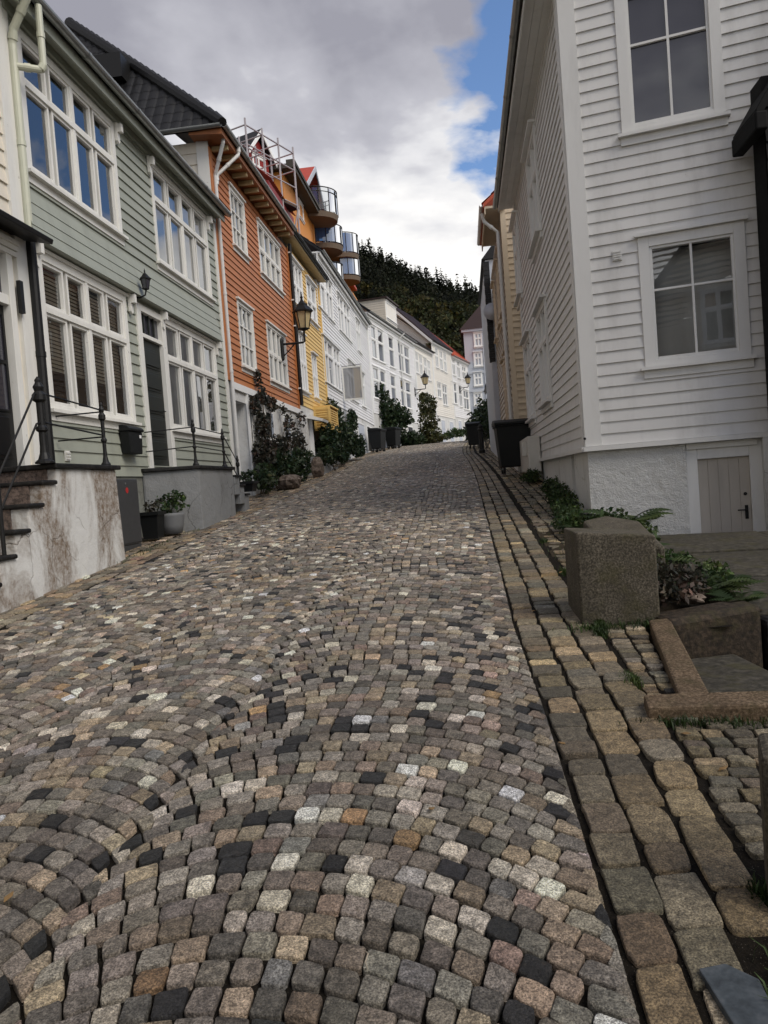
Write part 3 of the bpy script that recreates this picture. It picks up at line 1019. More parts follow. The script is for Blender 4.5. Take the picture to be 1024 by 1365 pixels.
def window(f, house, u0, u1, z0, z1, sash=2, lights=1, rows=((0, .66, 1), (.66, 1, 1)), trim='trim', gm='glass', casing=.10, sill=.07, head=.05,
           curtain=None, bar=.045, room=True, name='window', proud=.035, xbar=None, label=None, sillname='sill', fancy=False):
    """Casement window. u0..z1 is the outside of the casing. rows: (from, to, panes high) fractions of the opening height."""
    fr, gl = MB(), MB()
    a0, a1, b0, b1 = u0 + casing, u1 - casing, z0 + casing * .6, z1 - casing
    f.box(fr, u0, a0, z0, z1, -.09, proud)
    f.box(fr, a1, u1, z0, z1, -.09, proud)
    f.box(fr, a0, a1, b1, z1, -.09, proud - .002)
    f.box(fr, a0, a1, z0, b0, -.09, proud - .002)
    n = sash
    mul = .075 if fancy else .06
    for i in range(1, n):
        if (i % 2 == 0) or not fancy:
            x = a0 + (a1 - a0) * i / n
            f.box(fr, x - mul / 2, x + mul / 2, b0, b1, -.085, proud - .008)
    if fancy:                                           # wide mullion between paired casements
        pass
    for ri, (r0, r1, nh) in enumerate(rows):
        y0, y1 = b0 + (b1 - b0) * r0, b0 + (b1 - b0) * r1
        if ri:
            f.box(fr, a0, a1, y0 - .04, y0 + .04, -.084, proud + (.004 if fancy else -.012))
        for i in range(n):
            x0, x1 = a0 + (a1 - a0) * i / n, a0 + (a1 - a0) * (i + 1) / n
            e0 = x0 + (mul / 2 if i else 0)
            e1 = x1 - (mul / 2 if i < n - 1 else 0)
            g0, g1 = y0 + (.04 if ri else 0), y1 - (.04 if ri < len(rows) - 1 else 0)
            wd = .042 if fancy else .035
            f.box(fr, e0, e0 + wd, g0, g1, -.07, proud - .022)
            f.box(fr, e1 - wd, e1, g0, g1, -.07, proud - .022)
            f.box(fr, e0 + wd, e1 - wd, g0, g0 + wd * 1.2, -.07, proud - .024)
            f.box(fr, e0 + wd, e1 - wd, g1 - wd, g1, -.07, proud - .024)
            p0, p1, q0, q1 = e0 + wd, e1 - wd, g0 + wd * 1.2, g1 - wd
            for c in range(1, lights):
                xx = p0 + (p1 - p0) * c / lights
                f.box(fr, xx - bar / 2, xx + bar / 2, q0, q1, -.055, proud - .03)
            for c in range(1, nh):
                yy = q0 + (q1 - q0) * c / nh
                f.box(fr, p0, p1, yy - bar / 2, yy + bar / 2, -.055, proud - .031)
            if xbar:
                yy = q0 + (q1 - q0) * xbar
                f.box(fr, p0, p1, yy - bar / 2, yy + bar / 2, -.055, proud - .031)
            for cx in range(lights):
                for cz in range(nh):
                    s0, s1 = p0 + (p1 - p0) * cx / lights, p0 + (p1 - p0) * (cx + 1) / lights
                    t0, t1 = q0 + (q1 - q0) * cz / nh, q0 + (q1 - q0) * (cz + 1) / nh
                    l1, l2 = random.uniform(-.006, .006), random.uniform(-.005, .005)
                    P = f.P
                    gl.quad(P(s0, t0, -.035), P(s1, t0, -.035 + l2), P(s1, t1, -.035 + l1 + l2), P(s0, t1, -.035 + l1))
    w = fr.build(name, M[trim], house, bevel=.004 if proud > .03 and room else 0)
    if label:
        w['label'] = label
    gl.build('pane', M[gm], w)
    if sill:
        sb = MB()
        f.box(sb, u0 - .05, u1 + .05, z0 - .045, z0 - .001, 0, proud + sill)
        f.box(sb, u0 - .02, u1 + .02, z0 - .15, z0 - .045, 0, proud + .004)
        sb.build('sill', M[trim], w)
    if head:
        hb = MB()
        f.box(hb, u0 - .04, u1 + .04, z1 + .001, z1 + .045, 0, proud + head)
        hb.build('head_board', M[trim], w)
    if room:
        rm = MB()
        d = -.55
        P = f.P
        c = [P(a0, b0, -.075), P(a1, b0, -.075), P(a1, b1, -.075), P(a0, b1, -.075)]
        k = [P(a0, b0, d), P(a1, b0, d), P(a1, b1, d), P(a0, b1, d)]
        rm.add(c + k, [(4, 5, 6, 7), (0, 1, 5, 4), (1, 2, 6, 5), (2, 3, 7, 6), (3, 0, 4, 7)])
        rm.build('room_lining', M['room'], w)
        if curtain == 'side':
            cb = MB()
            for i in range(n):
                x0, x1 = a0 + (a1 - a0) * i / n, a0 + (a1 - a0) * (i + 1) / n
                k2 = (x1 - x0) * random.uniform(.25, .5)
                s0 = x0 if i % 2 == 0 else x1 - k2
                m = 8
                for j in range(m):
                    wa, wb_ = -.12 + .02 * math.sin(j * 2.1), -.12 + .02 * math.sin((j + 1) * 2.1)
                    cb.quad(P(s0 + k2 * j / m, b0, wa), P(s0 + k2 * (j + 1) / m, b0, wb_), P(s0 + k2 * (j + 1) / m, b1, wb_), P(s0 + k2 * j / m, b1, wa))
            cb.build('curtain', M['curtain'], w, smooth=True)
        elif curtain in ('net', 'reflection_slats'):
            cb = MB()
            m = 30
            zt = b1 if curtain == 'net' else b1
            zb = b0 + (b1 - b0) * (.0 if curtain == 'net' else random.uniform(.0, .3))
            if curtain == 'reflection_slats':  # slanted strips modelled in place of a clapboard reflection
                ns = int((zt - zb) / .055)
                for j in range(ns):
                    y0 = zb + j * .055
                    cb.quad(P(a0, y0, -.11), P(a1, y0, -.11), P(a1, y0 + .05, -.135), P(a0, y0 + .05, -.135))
            else:
                for j in range(m):
                    wa, wb_ = -.12 + .012 * math.sin(j * 1.7), -.12 + .012 * math.sin((j + 1) * 1.7)
                    x0, x1 = a0 + (a1 - a0) * j / m, a0 + (a1 - a0) * (j + 1) / m
                    cb.quad(P(x0, zb, wa), P(x1, zb, wb_), P(x1, zt, wb_), P(x0, zt, wa))
            cb.build('curtain' if curtain == 'net' else 'reflection_slats', M['curtain' if curtain == 'net' else 'reflection_slats'], w, smooth=curtain == 'net')
    return w


def roof_tiles(mb, O, S_, T_, s0, s1, tmax, tw=.24, th=.33, amp=.028, step=.022, sub=5, tmin=None):
    """Pantiles over a plane: O origin, S_ along the eave, T_ up the slope; tmax(s) is the slope's length at s."""
    O, S_, T_ = (np.array(v, float) for v in (O, S_, T_))
    N = np.cross(S_, T_)
    N /= np.linalg.norm(N)
    if N[2] < 0:
        N = -N
    ns = int((s1 - s0) / tw * sub)
    ss = np.linspace(s0, s1, ns + 1)
    pr = lambda s: amp * abs(math.sin(math.pi * s / tw)) ** .8
    for i in range(ns):
        a, b = ss[i], ss[i + 1]
        lim = max(tmax(a), tmax(b))
        lo = 0 if tmin is None else max(0, min(tmin(a), tmin(b)))
        k = int(lo / th)
        while k * th < lim:
            t0, t1 = k * th, (k + 1) * th + .02
            p = []
            for s_, t_, up in ((a, t0, 1), (b, t0, 1), (b, t1, 0), (a, t1, 0)):
                tt = min(t_, tmax(s_))
                if tmin is not None:
                    tt = max(tt, tmin(s_))
                p.append(O + S_ * s_ + T_ * tt + N * (pr(s_) + step * up))
            mb.quad(*p)
            k += 1
    return mb


def gutter(mb, a, b, r=.065, up=(0, 0, 1)):
    """Half-round gutter from a to b with joint collars."""
    a, b = np.array(a, float), np.array(b, float)
    d = b - a
    L = np.linalg.norm(d)
    d /= L
    x = np.cross(d, np.array([0, 0, 1.0]))
    x /= np.linalg.norm(x)
    n = 8
    vs = []
    for q in (a, b):
        for rr in (r, r - .006):
            for j in range(n + 1):
                t = math.pi * j / n
                vs.append(q + rr * (math.cos(t) * x - math.sin(t) * np.array([0, 0, 1.0])))
    m = n + 1
    fs = []
    for j in range(n):
        fs.append((j, j + 1, 2 * m + j + 1, 2 * m + j))
        fs.append((m + j + 1, m + j, 3 * m + j, 3 * m + j + 1))
    for o in (0, n):
        fs.append((o, m + o, 3 * m + o, 2 * m + o))
    for e in (0, 2 * m):
        for j in range(n):
            fs.append((e + j, e + m + j, e + m + j + 1, e + j + 1))
    mb.add(vs, fs)
    k = int(L / 1.9)
    for i in range(1, k + 1):
        c = a + d * (L * i / (k + 1))
        pts = []
        for j in range(n + 1):
            t = math.pi * j / n
            pts.append(c + (r + .008) * (math.cos(t) * x - math.sin(t) * np.array([0, 0, 1.0])))
        for j in range(n):
            p, q = pts[j], pts[j + 1]
            mb.quad(p - d * .03, q - d * .03, q + d * .03, p + d * .03)


def panel_door(f, house, u0, u1, z0, z1, mat, panels=4, w=-.03, glass_rows=0, cols=1, label=None, gm='glass_dark'):
    db, gb = MB(), MB()
    f.box(db, u0, u1, z0, z1, w - .05, w)
    hh = (z1 - z0)
    for i in range(panels):
        a, b = z0 + hh * (.05 + .9 * i / panels) + .02, z0 + hh * (.05 + .9 * (i + 1) / panels) - .03
        for c in range(cols):
            x0 = u0 + .07 + (u1 - u0 - .14) * c / cols + .01
            x1 = u0 + .07 + (u1 - u0 - .14) * (c + 1) / cols - .01
            if i >= panels - glass_rows:
                f.quad(gb, x0, x1, a, b, w + .004)
                for (p, q, r_, s_) in ((x0 - .03, x0, a, b), (x1, x1 + .03, a, b), (x0 - .03, x1 + .03, a - .03, a), (x0 - .03, x1 + .03, b, b + .03)):
                    f.box(db, p, q, r_, s_, w, w + .022)
                for j in range(1, 3):
                    xx = x0 + (x1 - x0) * j / 3
                    f.box(db, xx - .008, xx + .008, a, b, w + .004, w + .014)
            else:
                f.box(db, x0, x1, a, b, w, w + .012)
                f.box(db, x0 + .045, x1 - .045, a + .045, b - .045, w + .012, w + .028)
    d = db.build('door', M[mat], house, bevel=.006)
    if label:
        d['label'] = label
    if gb.f:
        gb.build('door_glass', M[gm], d)
    return d


def handle(f, parent, u, z, w=0.0, mat='iron'):
    hb = MB()
    f.box(hb, u - .02, u + .02, z - .09, z + .09, w, w + .008)
    hb.tube([f.P(u, z + .03, w), f.P(u, z + .03, w + .05)], .009, 8)
    hb.tube([f.P(u, z + .03, w + .05), f.P(u - .11, z + .03, w + .05)], .009, 8)
    return hb.build('handle', M[mat], parent)


def lean_roof(house, f, u0, u1, ze, over, depth, slope, mat, thick=.10, tiles=True, name='roof', tw=.25, th=.34):
    """A simple slope rising back from the eave line (w = over) of wall f; returns nothing."""
    mb = MB()
    run = over + depth
    L = math.hypot(run, run * slope)
    O = np.array(f.P(u0, ze, over))
    Sd = np.array(f.P(1, 0, 0)) - np.array(f.P(0, 0, 0))
    Td = (np.array(f.P(u0, ze + run * slope, -depth)) - O) / L
    if tiles:
        roof_tiles(mb, O + np.array([0, 0, .02]), Sd, Td, 0, u1 - u0, lambda s: L, tw, th)
    P = f.P
    zt = ze + run * slope
    mb.hexa([P(u0, ze - thick, over), P(u1, ze - thick, over), P(u1, zt - thick, -depth), P(u0, zt - thick, -depth),
             P(u0, ze, over), P(u1, ze, over), P(u1, zt, -depth), P(u0, zt, -depth)])
    return mb.build(name, M[mat], house)


def downpipe(house, pts, r, mat, name='downpipe', collars=True):
    mb = MB()
    mb.tube(pts, r, 12)
    if collars:
        for i in range(len(pts) - 1):
            a, b = np.array(pts[i], float), np.array(pts[i + 1], float)
            L = np.linalg.norm(b - a)
            d = (b - a) / (L + 1e-9)
            k = max(1, int(L / 1.6))
            for j in range(k):
                c = a + d * (L * (j + .5) / k)
                mb.tube([c - d * .035, c + d * .035], r + .008, 12)
    return mb.build(name, M[mat], house, smooth=False)


# ================================================================== LEFT SIDE
XW = -5.40
FL = Face((XW, 0), (0, 1))                             # u = world y along the left-hand fronts
GOPEN = dict(a=(9.42, 12.16, 5.93, 7.80), c=None)


def rect_on(f, tl, br, z1=None, z0=None):
    u0, u1, a, b = f.rect(tl, br)
    return [u0, u1, z0 if z0 is not None else a, z1 if z1 is not None else b]


# ------------------------------------------------------------------ green house
def green_house():
    f = FL
    h = thing('green_house', 'pale green clapboard house with dark green door, behind the iron railings and two stoops', 'house', (XW, 13.2, 1.0))
    U0, U1, ZB, ZT = 9.14, 17.22, 1.93, 7.98
    wa = [9.42, 12.16, 5.93, 7.80]
    wb = [f.uz(199, 240)[0], f.uz(276, 330)[0], 5.93, 7.82]
    wc = [9.44, 12.05, 2.82, 4.92]
    wd = [f.uz(221, 500)[0], f.uz(290, 520)[0], 2.82, 4.92]
    dr = [12.42, 13.62, 2.12, 4.92]
    holes = [tuple(x) for x in (wa, wb, wc, wd, dr)]
    siding(f, U0, U1, ZB, ZT, .172, holes).build('wall', M['green'], h)
    b = MB()                                            # bays under the flared skirt, and the plaster base
    f.box(b, U0, U1, .2, ZB, -.3, -.006)
    b.build('foundation', M['green_base'], h)
    sk = MB()                                           # flared boards between the storeys throw a dark line over the ground floor
    P = f.P
    for i, (z0, z1, w0, w1) in enumerate(((4.99, 5.16, .17, .125), (5.16, 5.33, .135, .085), (5.33, 5.50, .095, .05), (5.5, 5.66, .06, .028))):
        s_ = 1 + random.uniform(-.04, .04)
        sk.col = (s_, s_, s_)
        sk.add([P(U0 + .08, z0, w0), P(U1 - .5, z0, w0), P(U1 - .5, z1, w1), P(U0 + .08, z1, w1), P(U0 + .08, z0, .0), P(U1 - .5, z0, .0)], [(0, 1, 2, 3), (4, 5, 1, 0)])
        sk.add([P(U1 - .5, z0, 0), P(U1 - .5, z0, w0), P(U1 - .5, z1, w1), P(U1 - .5, z1, 0)], [(3, 2, 1, 0)])
    sk.col = (1, 1, 1)
    sk.build('skirt_boards', M['green'], h)
    for q, cur in ((wa, None), (wb, 'net'), (wc, 'reflection_slats'), (wd, 'net')):
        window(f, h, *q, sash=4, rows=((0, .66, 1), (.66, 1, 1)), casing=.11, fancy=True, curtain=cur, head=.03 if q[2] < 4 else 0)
    cb = MB()
    f.box(cb, U1 - .13, U1 + .02, ZB - .2, ZT, 0, .045)
    f.box(cb, U0 - .02, U0 + .11, ZB, ZT, 0, .042)
    build_each(cb, 'corner_board', M['trim'], h)
    br = MB()                                           # carved brackets beside the windows
    for u in (wa[1] + .06, wb[0] - .07, wb[1] + .06, wc[0] - .05, wc[1] + .12, wd[0] - .06, wd[1] + .06):
        z = 7.82 if u in (wa[1] + .06, wb[0] - .07, wb[1] + .06) else 4.99
        f.poly(br, [(u - .045, z), (u + .045, z), (u + .045, z - .30), (u, z - .34), (u - .045, z - .30)], .03, .08)
        f.poly(br, [(u - .04, z - .02), (u + .04, z - .02), (u + .04, z - .16), (u - .04, z - .16)], .08, .15)
    build_each(br, 'bracket', M['trim'], h, 2)
    # door set
    db = MB()
    f.box(db, dr[0], dr[0] + .16, dr[2] - .35, dr[3], -.08, .05)
    f.box(db, dr[1] - .16, dr[1], dr[2] - .35, dr[3], -.08, .05)
    f.box(db, dr[0] + .16, dr[1] - .16, dr[3] - .12, dr[3], -.08, .048)
    f.box(db, dr[0] + .16, dr[1] - .16, 4.36, 4.43, -.08, .03)
    df = db.build('door_frame', M['trim'], h, bevel=.005)
    tb, tg = MB(), MB()
    f.quad(tg, dr[0] + .16, dr[1] - .16, 4.43, dr[3] - .12, -.04)
    for k in range(1, 4):
        x = dr[0] + .16 + (dr[1] - dr[0] - .32) * k / 4
        f.box(tb, x - .018, x + .018, 4.43, dr[3] - .12, -.05, -.01)
    t = tb.build('transom', M['door_green'], h)
    tg.build('pane', M['glass_dark'], t)
    d = panel_door(f, h, dr[0] + .16, dr[1] - .16, dr[2], 4.36, 'door_green', panels=5)
    handle(f, d, dr[1] - .24, 3.1, -.03, 'iron')
    th = MB()
    f.box(th, dr[0] + .16, dr[1] - .16, 1.8, dr[2] - .005, -.2, -.01)
    th.build('threshold', M['stoop_grey'], h)
    # eaves
    ev = MB()
    f.box(ev, U0 - .1, U1 + .05, 7.96, 8.00, 0, .24)
    f.box(ev, U0 - .1, U1 + .05, 7.86, 8.03, .24, .27)
    f.box(ev, U0, U1, 7.84, 7.96, .028, .075)
    ev.build('eaves', M['green'], h)
    lean_roof(h, f, U0 - .1, U1 + .1, 8.10, .30, 4.2, .80, 'tile_black')
    g = MB()
    gutter(g, f.P(U0 - .12, 8.07, .36), f.P(U1 + .12, 8.06, .36), .075)
    g.build('gutter', M['zinc'], h)
    # downpipes: pale pipe with its branch to the gutter, cast iron below
    xu = 9.24
    g2, z2 = f.uz(48, 8, .5)
    downpipe(h, [f.P(xu, 4.95, .075), f.P(xu, 7.42, .075), f.P(xu - .02, 7.60, .12), f.P(xu - .06, 8.0, .40), f.P(xu - .06, 8.3, .43)], .052, 'pipe_cream')
    downpipe(h, [f.P(xu, 7.16, .075), f.P(xu + .16, 7.16, .34), f.P(xu + .18, 7.22, .37), f.P(xu + .18, 7.98, .37)], .045, 'pipe_cream', name='branch_pipe')
    downpipe(h, [f.P(xu, 2.0, .075), f.P(xu, 5.0, .075)], .062, 'iron', name='cast_iron_pipe')
    v = MB()
    va, vz = f.uz(87, 608)
    f.box(v, va - .06, va + .06, vz - .07, vz + .07, .02, .04)
    for k in range(3):
        f.box(v, va - .05, va + .05, vz - .05 + .04 * k, vz - .03 + .04 * k, .04, .055)
    v.build('air_vent', M['trim'], h)
    hs = MB()                                           # rear mass of the house
    hs.box(-12.5, XW - .6, U0, U1, .3, 7.9)
    hs.build('rear_walls', M['green_base'], h)
    return h


green_house()


# ------------------------------------------------------------------ cream house, far left
def cream_house():
    f = FL
    h = thing('cream_house', 'cream clapboard house with a black glazed door above the white stoop steps', 'house', (XW, 8.0, 1.0))
    U1 = 9.10
    dr = [7.55, 8.72, 2.02, 4.75]
    siding(f, 4.5, U1 - .16, 4.95, 8.6, .20, (), .026).build('wall', M['cream'], h)
    lw = MB()
    f.box(lw, 4.5, dr[0] - .15, .3, 4.95, -.3, .0)
    f.box(lw, dr[1] + .12, U1 - .16, 1.5, 4.95, -.3, .0)
    f.box(lw, dr[0] - .15, dr[1] + .12, dr[3] + .1, 4.95, -.3, .0)
    lw.build('lower_wall', M['cream'], h)
    cb = MB()
    f.box(cb, U1 - .17, U1 + .0, 2.0, 8.5, 0, .055)
    cb.build('corner_board', M['trim'], h)
    fr = MB()
    f.box(fr, dr[0] - .15, dr[0], dr[2], dr[3] + .1, -.1, .05)
    f.box(fr, dr[1], dr[1] + .12, dr[2], dr[3] + .1, -.1, .05)
    f.box(fr, dr[0], dr[1], dr[3], dr[3] + .1, -.1, .05)
    f.box(fr, dr[0], dr[1], 4.02, 4.14, -.1, .03)
    fr.build('door_frame', M['trim'], h, bevel=.005)
    tg = MB()
    f.quad(tg, dr[0], dr[1], 4.14, dr[3], -.05)
    tg.build('transom_pane', M['glass_dark'], h)
    d = panel_door(f, h, dr[0], dr[1], dr[2], 4.02, 'door_black', panels=3, glass_rows=2, cols=1, w=-.05)
    cn = MB()                                           # little tiled canopy on a moulded board
    P = f.P
    cn.hexa([P(6.9, 4.94, .0), P(9.16, 4.94, .0), P(9.16, 4.84, .42), P(6.9, 4.84, .42), P(6.9, 5.12, .0), P(9.16, 5.12, .0), P(9.16, 4.90, .44), P(6.9, 4.90, .44)])
    cn.build('door_canopy', M['gutter_black'], h, bevel=.01)
    mo = MB()
    for k, (z, w) in enumerate(((4.84, .12), (4.78, .09), (4.71, .07))):
        f.box(mo, 7.1, U1 - .18, z - .062, z - .003, 0, w)
    mo.build('moulding', M['trim'], h)
    ev = MB()
    f.box(ev, 4.5, U1 + .05, 8.2, 8.26, 0, .42)
    f.box(ev, 4.5, U1 + .05, 8.05, 8.27, .42, .46)
    f.box(ev, U1 - .12, U1 + .03, 7.98, 8.2, .02, .40)
    ev.build('eaves', M['cream'], h)
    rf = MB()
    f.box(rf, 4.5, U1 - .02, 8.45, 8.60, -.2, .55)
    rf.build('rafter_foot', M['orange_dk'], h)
    lean_roof(h, f, 4.3, U1 - .05, 8.75, .60, 4.0, .8, 'tile_black')
    lb = MB()
    f.box(lb, 8.86, 8.93, 3.95, 4.35, .06, .11)
    lb.build('door_lamp', M['iron'], h)
    hs = MB()
    hs.box(-12.5, XW - .5, 4.5, U1 - .02, .3, 8.3)
    hs.build('rear_walls', M['green_base'], h)


cream_house()


# ------------------------------------------------------------------ white stoop with stairs, railing
def rail_post(mb, p, h, r=.022):
    x, y, z = p
    mb.lathe((x, y, z), [(r * 2.6, 0), (r * 2.6, .02), (r * 1.7, .05), (r * 1.15, .12), (r, .2), (r, h * .36), (r * 1.6, h * .38), (r * 1.6, h * .41), (r, h * .44), (r, h * .70),
                         (r * 1.9, h * .73), (r * 1.9, h * .79), (r * 1.1, h * .83), (r * 1.5, h * .88), (r * .8, h * .93), (r * .9, h * .96), (r * .15, h)], 12)


XS = -4.64
FS = Face((XS, 0), (0, 1))


def white_stoop():
    h = thing('stoop', 'white rendered stoop with brown stains and dark stone steps below the black door', 'stoop', (-5.0, 8.6, .7))
    ze = 2.005
    ys = [FS.uz(*p)[0] for p in ((77, 618), (75, 640), (58, 670), (40, 704), (22, 738))]
    y1 = FS.uz(160, 690)[0]
    yl = ys[1] - .03
    zs = [FS.uz(*p)[1] for p in ((75, 640), (58, 670), (40, 704), (22, 738))]
    # side profile: landing, then steps down towards the viewer; slight batter at the far end
    prof = [(y1 + .10, .55), (y1, ze - .05), (yl, ze - .05)]
    yk, zk = yl, ze
    steps = []
    for k in range(6):
        z = zs[k] if k < len(zs) else zs[-1] - (k - 3) * (zs[0] - zs[-1]) / 3
        y = ys[k + 1] if k < len(ys) - 1 else ys[-1] - (k - 3) * (ys[1] - ys[-1]) / 3
        steps.append((y, z))
    outline = [(y1 + .10, .30), (y1, ze - .05), (steps[0][0] + .0, ze - .05)]
    for k, (y, z) in enumerate(steps):
        outline.append((y, z - .05))
        nxt = steps[k + 1][0] if k + 1 < len(steps) else y - .3
        outline.append((nxt, z - .05))
    outline.append((outline[-1][0], .1))
    bd = MB()
    bd.prism([(XS, y, z) for y, z in outline], (-.82, 0, 0))
    bd.build('body', M['stoop_white'], h, bevel=.02)
    rs = MB()                                           # stone risers set in the plaster
    for k, (y, z) in enumerate(steps):
        top = ze if k == 0 else steps[k - 1][1]
        rs.box(-5.38, XS - .10 - .05 * k, y - .022, y + .02, z + .001, top - .052)
    build_each(rs, 'riser', M['step_stone'], h)
    for k, (y, z) in enumerate(steps):
        nxt = steps[k + 1][0] if k + 1 < len(steps) else y - .3
        t = MB()
        t.box(-5.39, XS + .035, nxt - .045, y - .024, z - .05, z)
        t.build('tread', M['slate'], h, bevel=.018)
    ld = MB()
    ld.box(-5.39, XS + .05, steps[0][0] - .06, y1 + .06, ze - .049, ze + .012)
    ld.build('landing_slab', M['slate'], h, bevel=.015)
    return steps, y1, ze + .012


STEPS, SY1, SZ = white_stoop()


def stoop_railing():
    y0 = STEPS[0][0] + .05
    h = thing('iron_railing', 'black iron railing with finial posts along the white stained stoop', 'railing', (XS - .06, y0 + .4, SZ), 'iron stoop railings')
    x = XS - .055
    ya, yb = FS.uz(68, 600)[0] - .05, FS.uz(145, 600)[0]
    pts = [(ya, SZ, .98, .040), (yb, SZ, .84, .024)]
    for y, z, hh, r in pts:
        p = MB()
        rail_post(p, (x, y, z), hh, r)
        p.build('post', M['iron'], h, smooth=False)
    rl = MB()
    for fz0, fz1, in ((.80, .73), (.47, .40)):
        rl.tube([(x, ya, SZ + fz0), (x, yb, SZ + fz1)], .011, 8)
    rl.tube([(x, yb, SZ + .71), (-5.36, yb + .05, SZ + .71)], .010, 8)
    rl.tube([(x, yb, SZ + .38), (-5.36, yb + .05, SZ + .38)], .010, 8)
    yl, zl = STEPS[4][0], STEPS[4][1]
    for fz in (.80, .47):
        rl.tube([(x, ya, SZ + fz), (x, ya - .10, SZ + fz - .03), (x, yl, zl + fz + .02)], .012, 8)
    build_each(rl, 'rail', M['iron'], h)
    p = MB()
    yq = STEPS[2][0] - .14
    p2 = MB()
    p.tube([(x, STEPS[3][0] - .12, STEPS[3][1]), (x, STEPS[3][0] - .12, STEPS[3][1] + .86)], .022, 10)
    p.build('post', M['iron'], h)


stoop_railing()


# ------------------------------------------------------------------ grey stoop further up
GX = -4.52
FG = Face((GX, 0), (0, 1))


def grey_stoop():
    h = thing('stoop', 'plain grey rendered stoop with a canted corner below the dark green door', 'stoop', (-5.0, 13.0, 1.0))
    zt = FG.uz(262, 621)[1]
    yc = FG.uz(268, 660)[0]
    y1 = FG.uz(312, 650)[0]
    ya = 12.16
    poly = [(-5.40, ya), (-5.36, ya), (GX, yc), (GX, y1), (-5.40, y1)]
    b = MB()
    b.prism([(x, y, .5) for x, y in poly], (0, 0, zt - .05 - .5))
    b.build('body', M['stoop_grey'], h, bevel=.015)
    s = MB()
    poly2 = [(-5.39, ya - .06), (-5.34, ya - .06), (GX + .045, yc - .03), (GX + .045, y1 + .05), (-5.39, y1 + .05)]
    s.prism([(x, y, zt - .049) for x, y in poly2], (0, 0, .062))
    s.build('landing_slab', M['slate'], h, bevel=.012)
    for k in range(3):
        t = MB()
        t.box(-5.39, GX + .02, y1 + .02 + .28 * k, y1 + .33 + .28 * k, zt - .30 - .19 * k - .24, zt - .19 * (k + 1))
        t.build('step', M['stoop_grey'], h, bevel=.01)
        t = MB()
        t.box(-5.38, GX + .05, y1 + .055 + .28 * k, y1 + .36 + .28 * k, zt - .19 * (k + 1) + .001, zt - .19 * (k + 1) + .045)
        t.build('tread', M['slate'], h, bevel=.01)
    return zt + .013, yc, y1


GZ, GYC, GY1 = grey_stoop()


def grey_railing():
    x = GX - .05
    h = thing('iron_railing', 'thin black iron railing round the grey canted stoop, sloping down at its far end', 'railing', (x, GYC + .5, GZ), 'iron stoop railings')
    q = Face((x, 0), (0, 1))
    ps = [(GYC + .02, GZ, .80), (q.uz(298, 600)[0], GZ, .74)]
    y3 = q.uz(317, 620)[0]
    ps.append((y3, GZ - .55, .80))
    for y, z, hh in ps:
        p = MB()
        rail_post(p, (x, y, z), hh, .021)
        p.build('post', M['iron'], h)
    rl = MB()
    for fz in (.66, .33):
        rl.tube([(-5.36, 12.3, GZ + fz - .04), (x, ps[0][0], GZ + fz)], .010, 8)
        rl.tube([(x, ps[0][0], GZ + fz), (x, ps[1][0], GZ + fz - .03)], .010, 8)
        rl.tube([(x, ps[1][0], GZ + fz - .03), (x, y3, GZ - .55 + fz)], .010, 8)
    build_each(rl, 'rail', M['iron'], h)


grey_railing()


# ------------------------------------------------------------------ small things by the green house
def cabinet():
    a = on_x(190, 722, -5.0)
    h = thing('electrical_cabinet', 'narrow dark grey electrical cabinet with a red sticker between the two stoops', 'cabinet', (-5.2, 10.5, .8))
    b = MB()
    y0, y1 = 9.9, 11.02
    z0, z1 = .60, 1.86
    b.box(-5.40, -4.98, y0, y1, z0 + .28, z1)
    b.build('body', M['cab_grey'], h, bevel=.012)
    b = MB()
    b.box(-5.39, -4.985, y0 + .01, y1 - .01, z0, z0 + .276)
    b.build('plinth', M['cab_grey'], h, bevel=.01)
    b = MB()
    b.box(-4.98, -4.968, y0 + .03, y1 - .03, z0 + .31, z1 - .03)
    d = b.build('door', M['cab_grey'], h, bevel=.004)
    b = MB()
    b.lathe((0, 0, 0), [(.045, 0), (.045, .002)], 12)
    b.v = [(-4.968 + z, y0 + .72 + x, z1 - .17 + y) for x, y, z in b.v]
    b.build('sticker', M['red_dot'], d)
    b = MB()
    b.lathe((0, 0, 0), [(.016, 0), (.016, .008)], 10)
    b.v = [(-4.968 + z, y0 + .68 + x, z1 - .07 + y) for x, y, z in b.v]
    b.build('lock', M['zinc'], d)


cabinet()


def mailbox():
    f = FL
    u0, z1 = f.uz(165, 566, .12)
    u1, z0 = f.uz(187, 606, .12)
    h = thing('mailbox', 'black wall mailbox with a rounded lid beside the dark green door', 'mailbox', f.P((u0 + u1) / 2, z0, .02))
    u1 = min(u1, 12.40)
    b = MB()
    f.poly(b, [(u0 + .05, z0), (u1 - .05, z0), (u1, z1 - .10), (u0, z1 - .10)], .03, .19)
    b.build('body', M['bin'], h, bevel=.015)
    b = MB()
    prof = [(.03, z1 - .098), (.21, z1 - .098), (.215, z1 - .06), (.17, z1 - .02), (.10, z1), (.03, z1)]
    b.prism([f.P(u0 - .015, z, w) for w, z in prof], np.array(f.P(1, 0, 0)) * 0 + np.array([0, u1 - u0 + .03, 0]))
    b.build('lid', M['bin'], h, bevel=.008)
    b = MB()
    f.box(b, u1 - .13, u1 - .06, z1 - .20, z1 - .15, .19, .194)
    b.build('name_plate', M['trim_clean'], h)


mailbox()


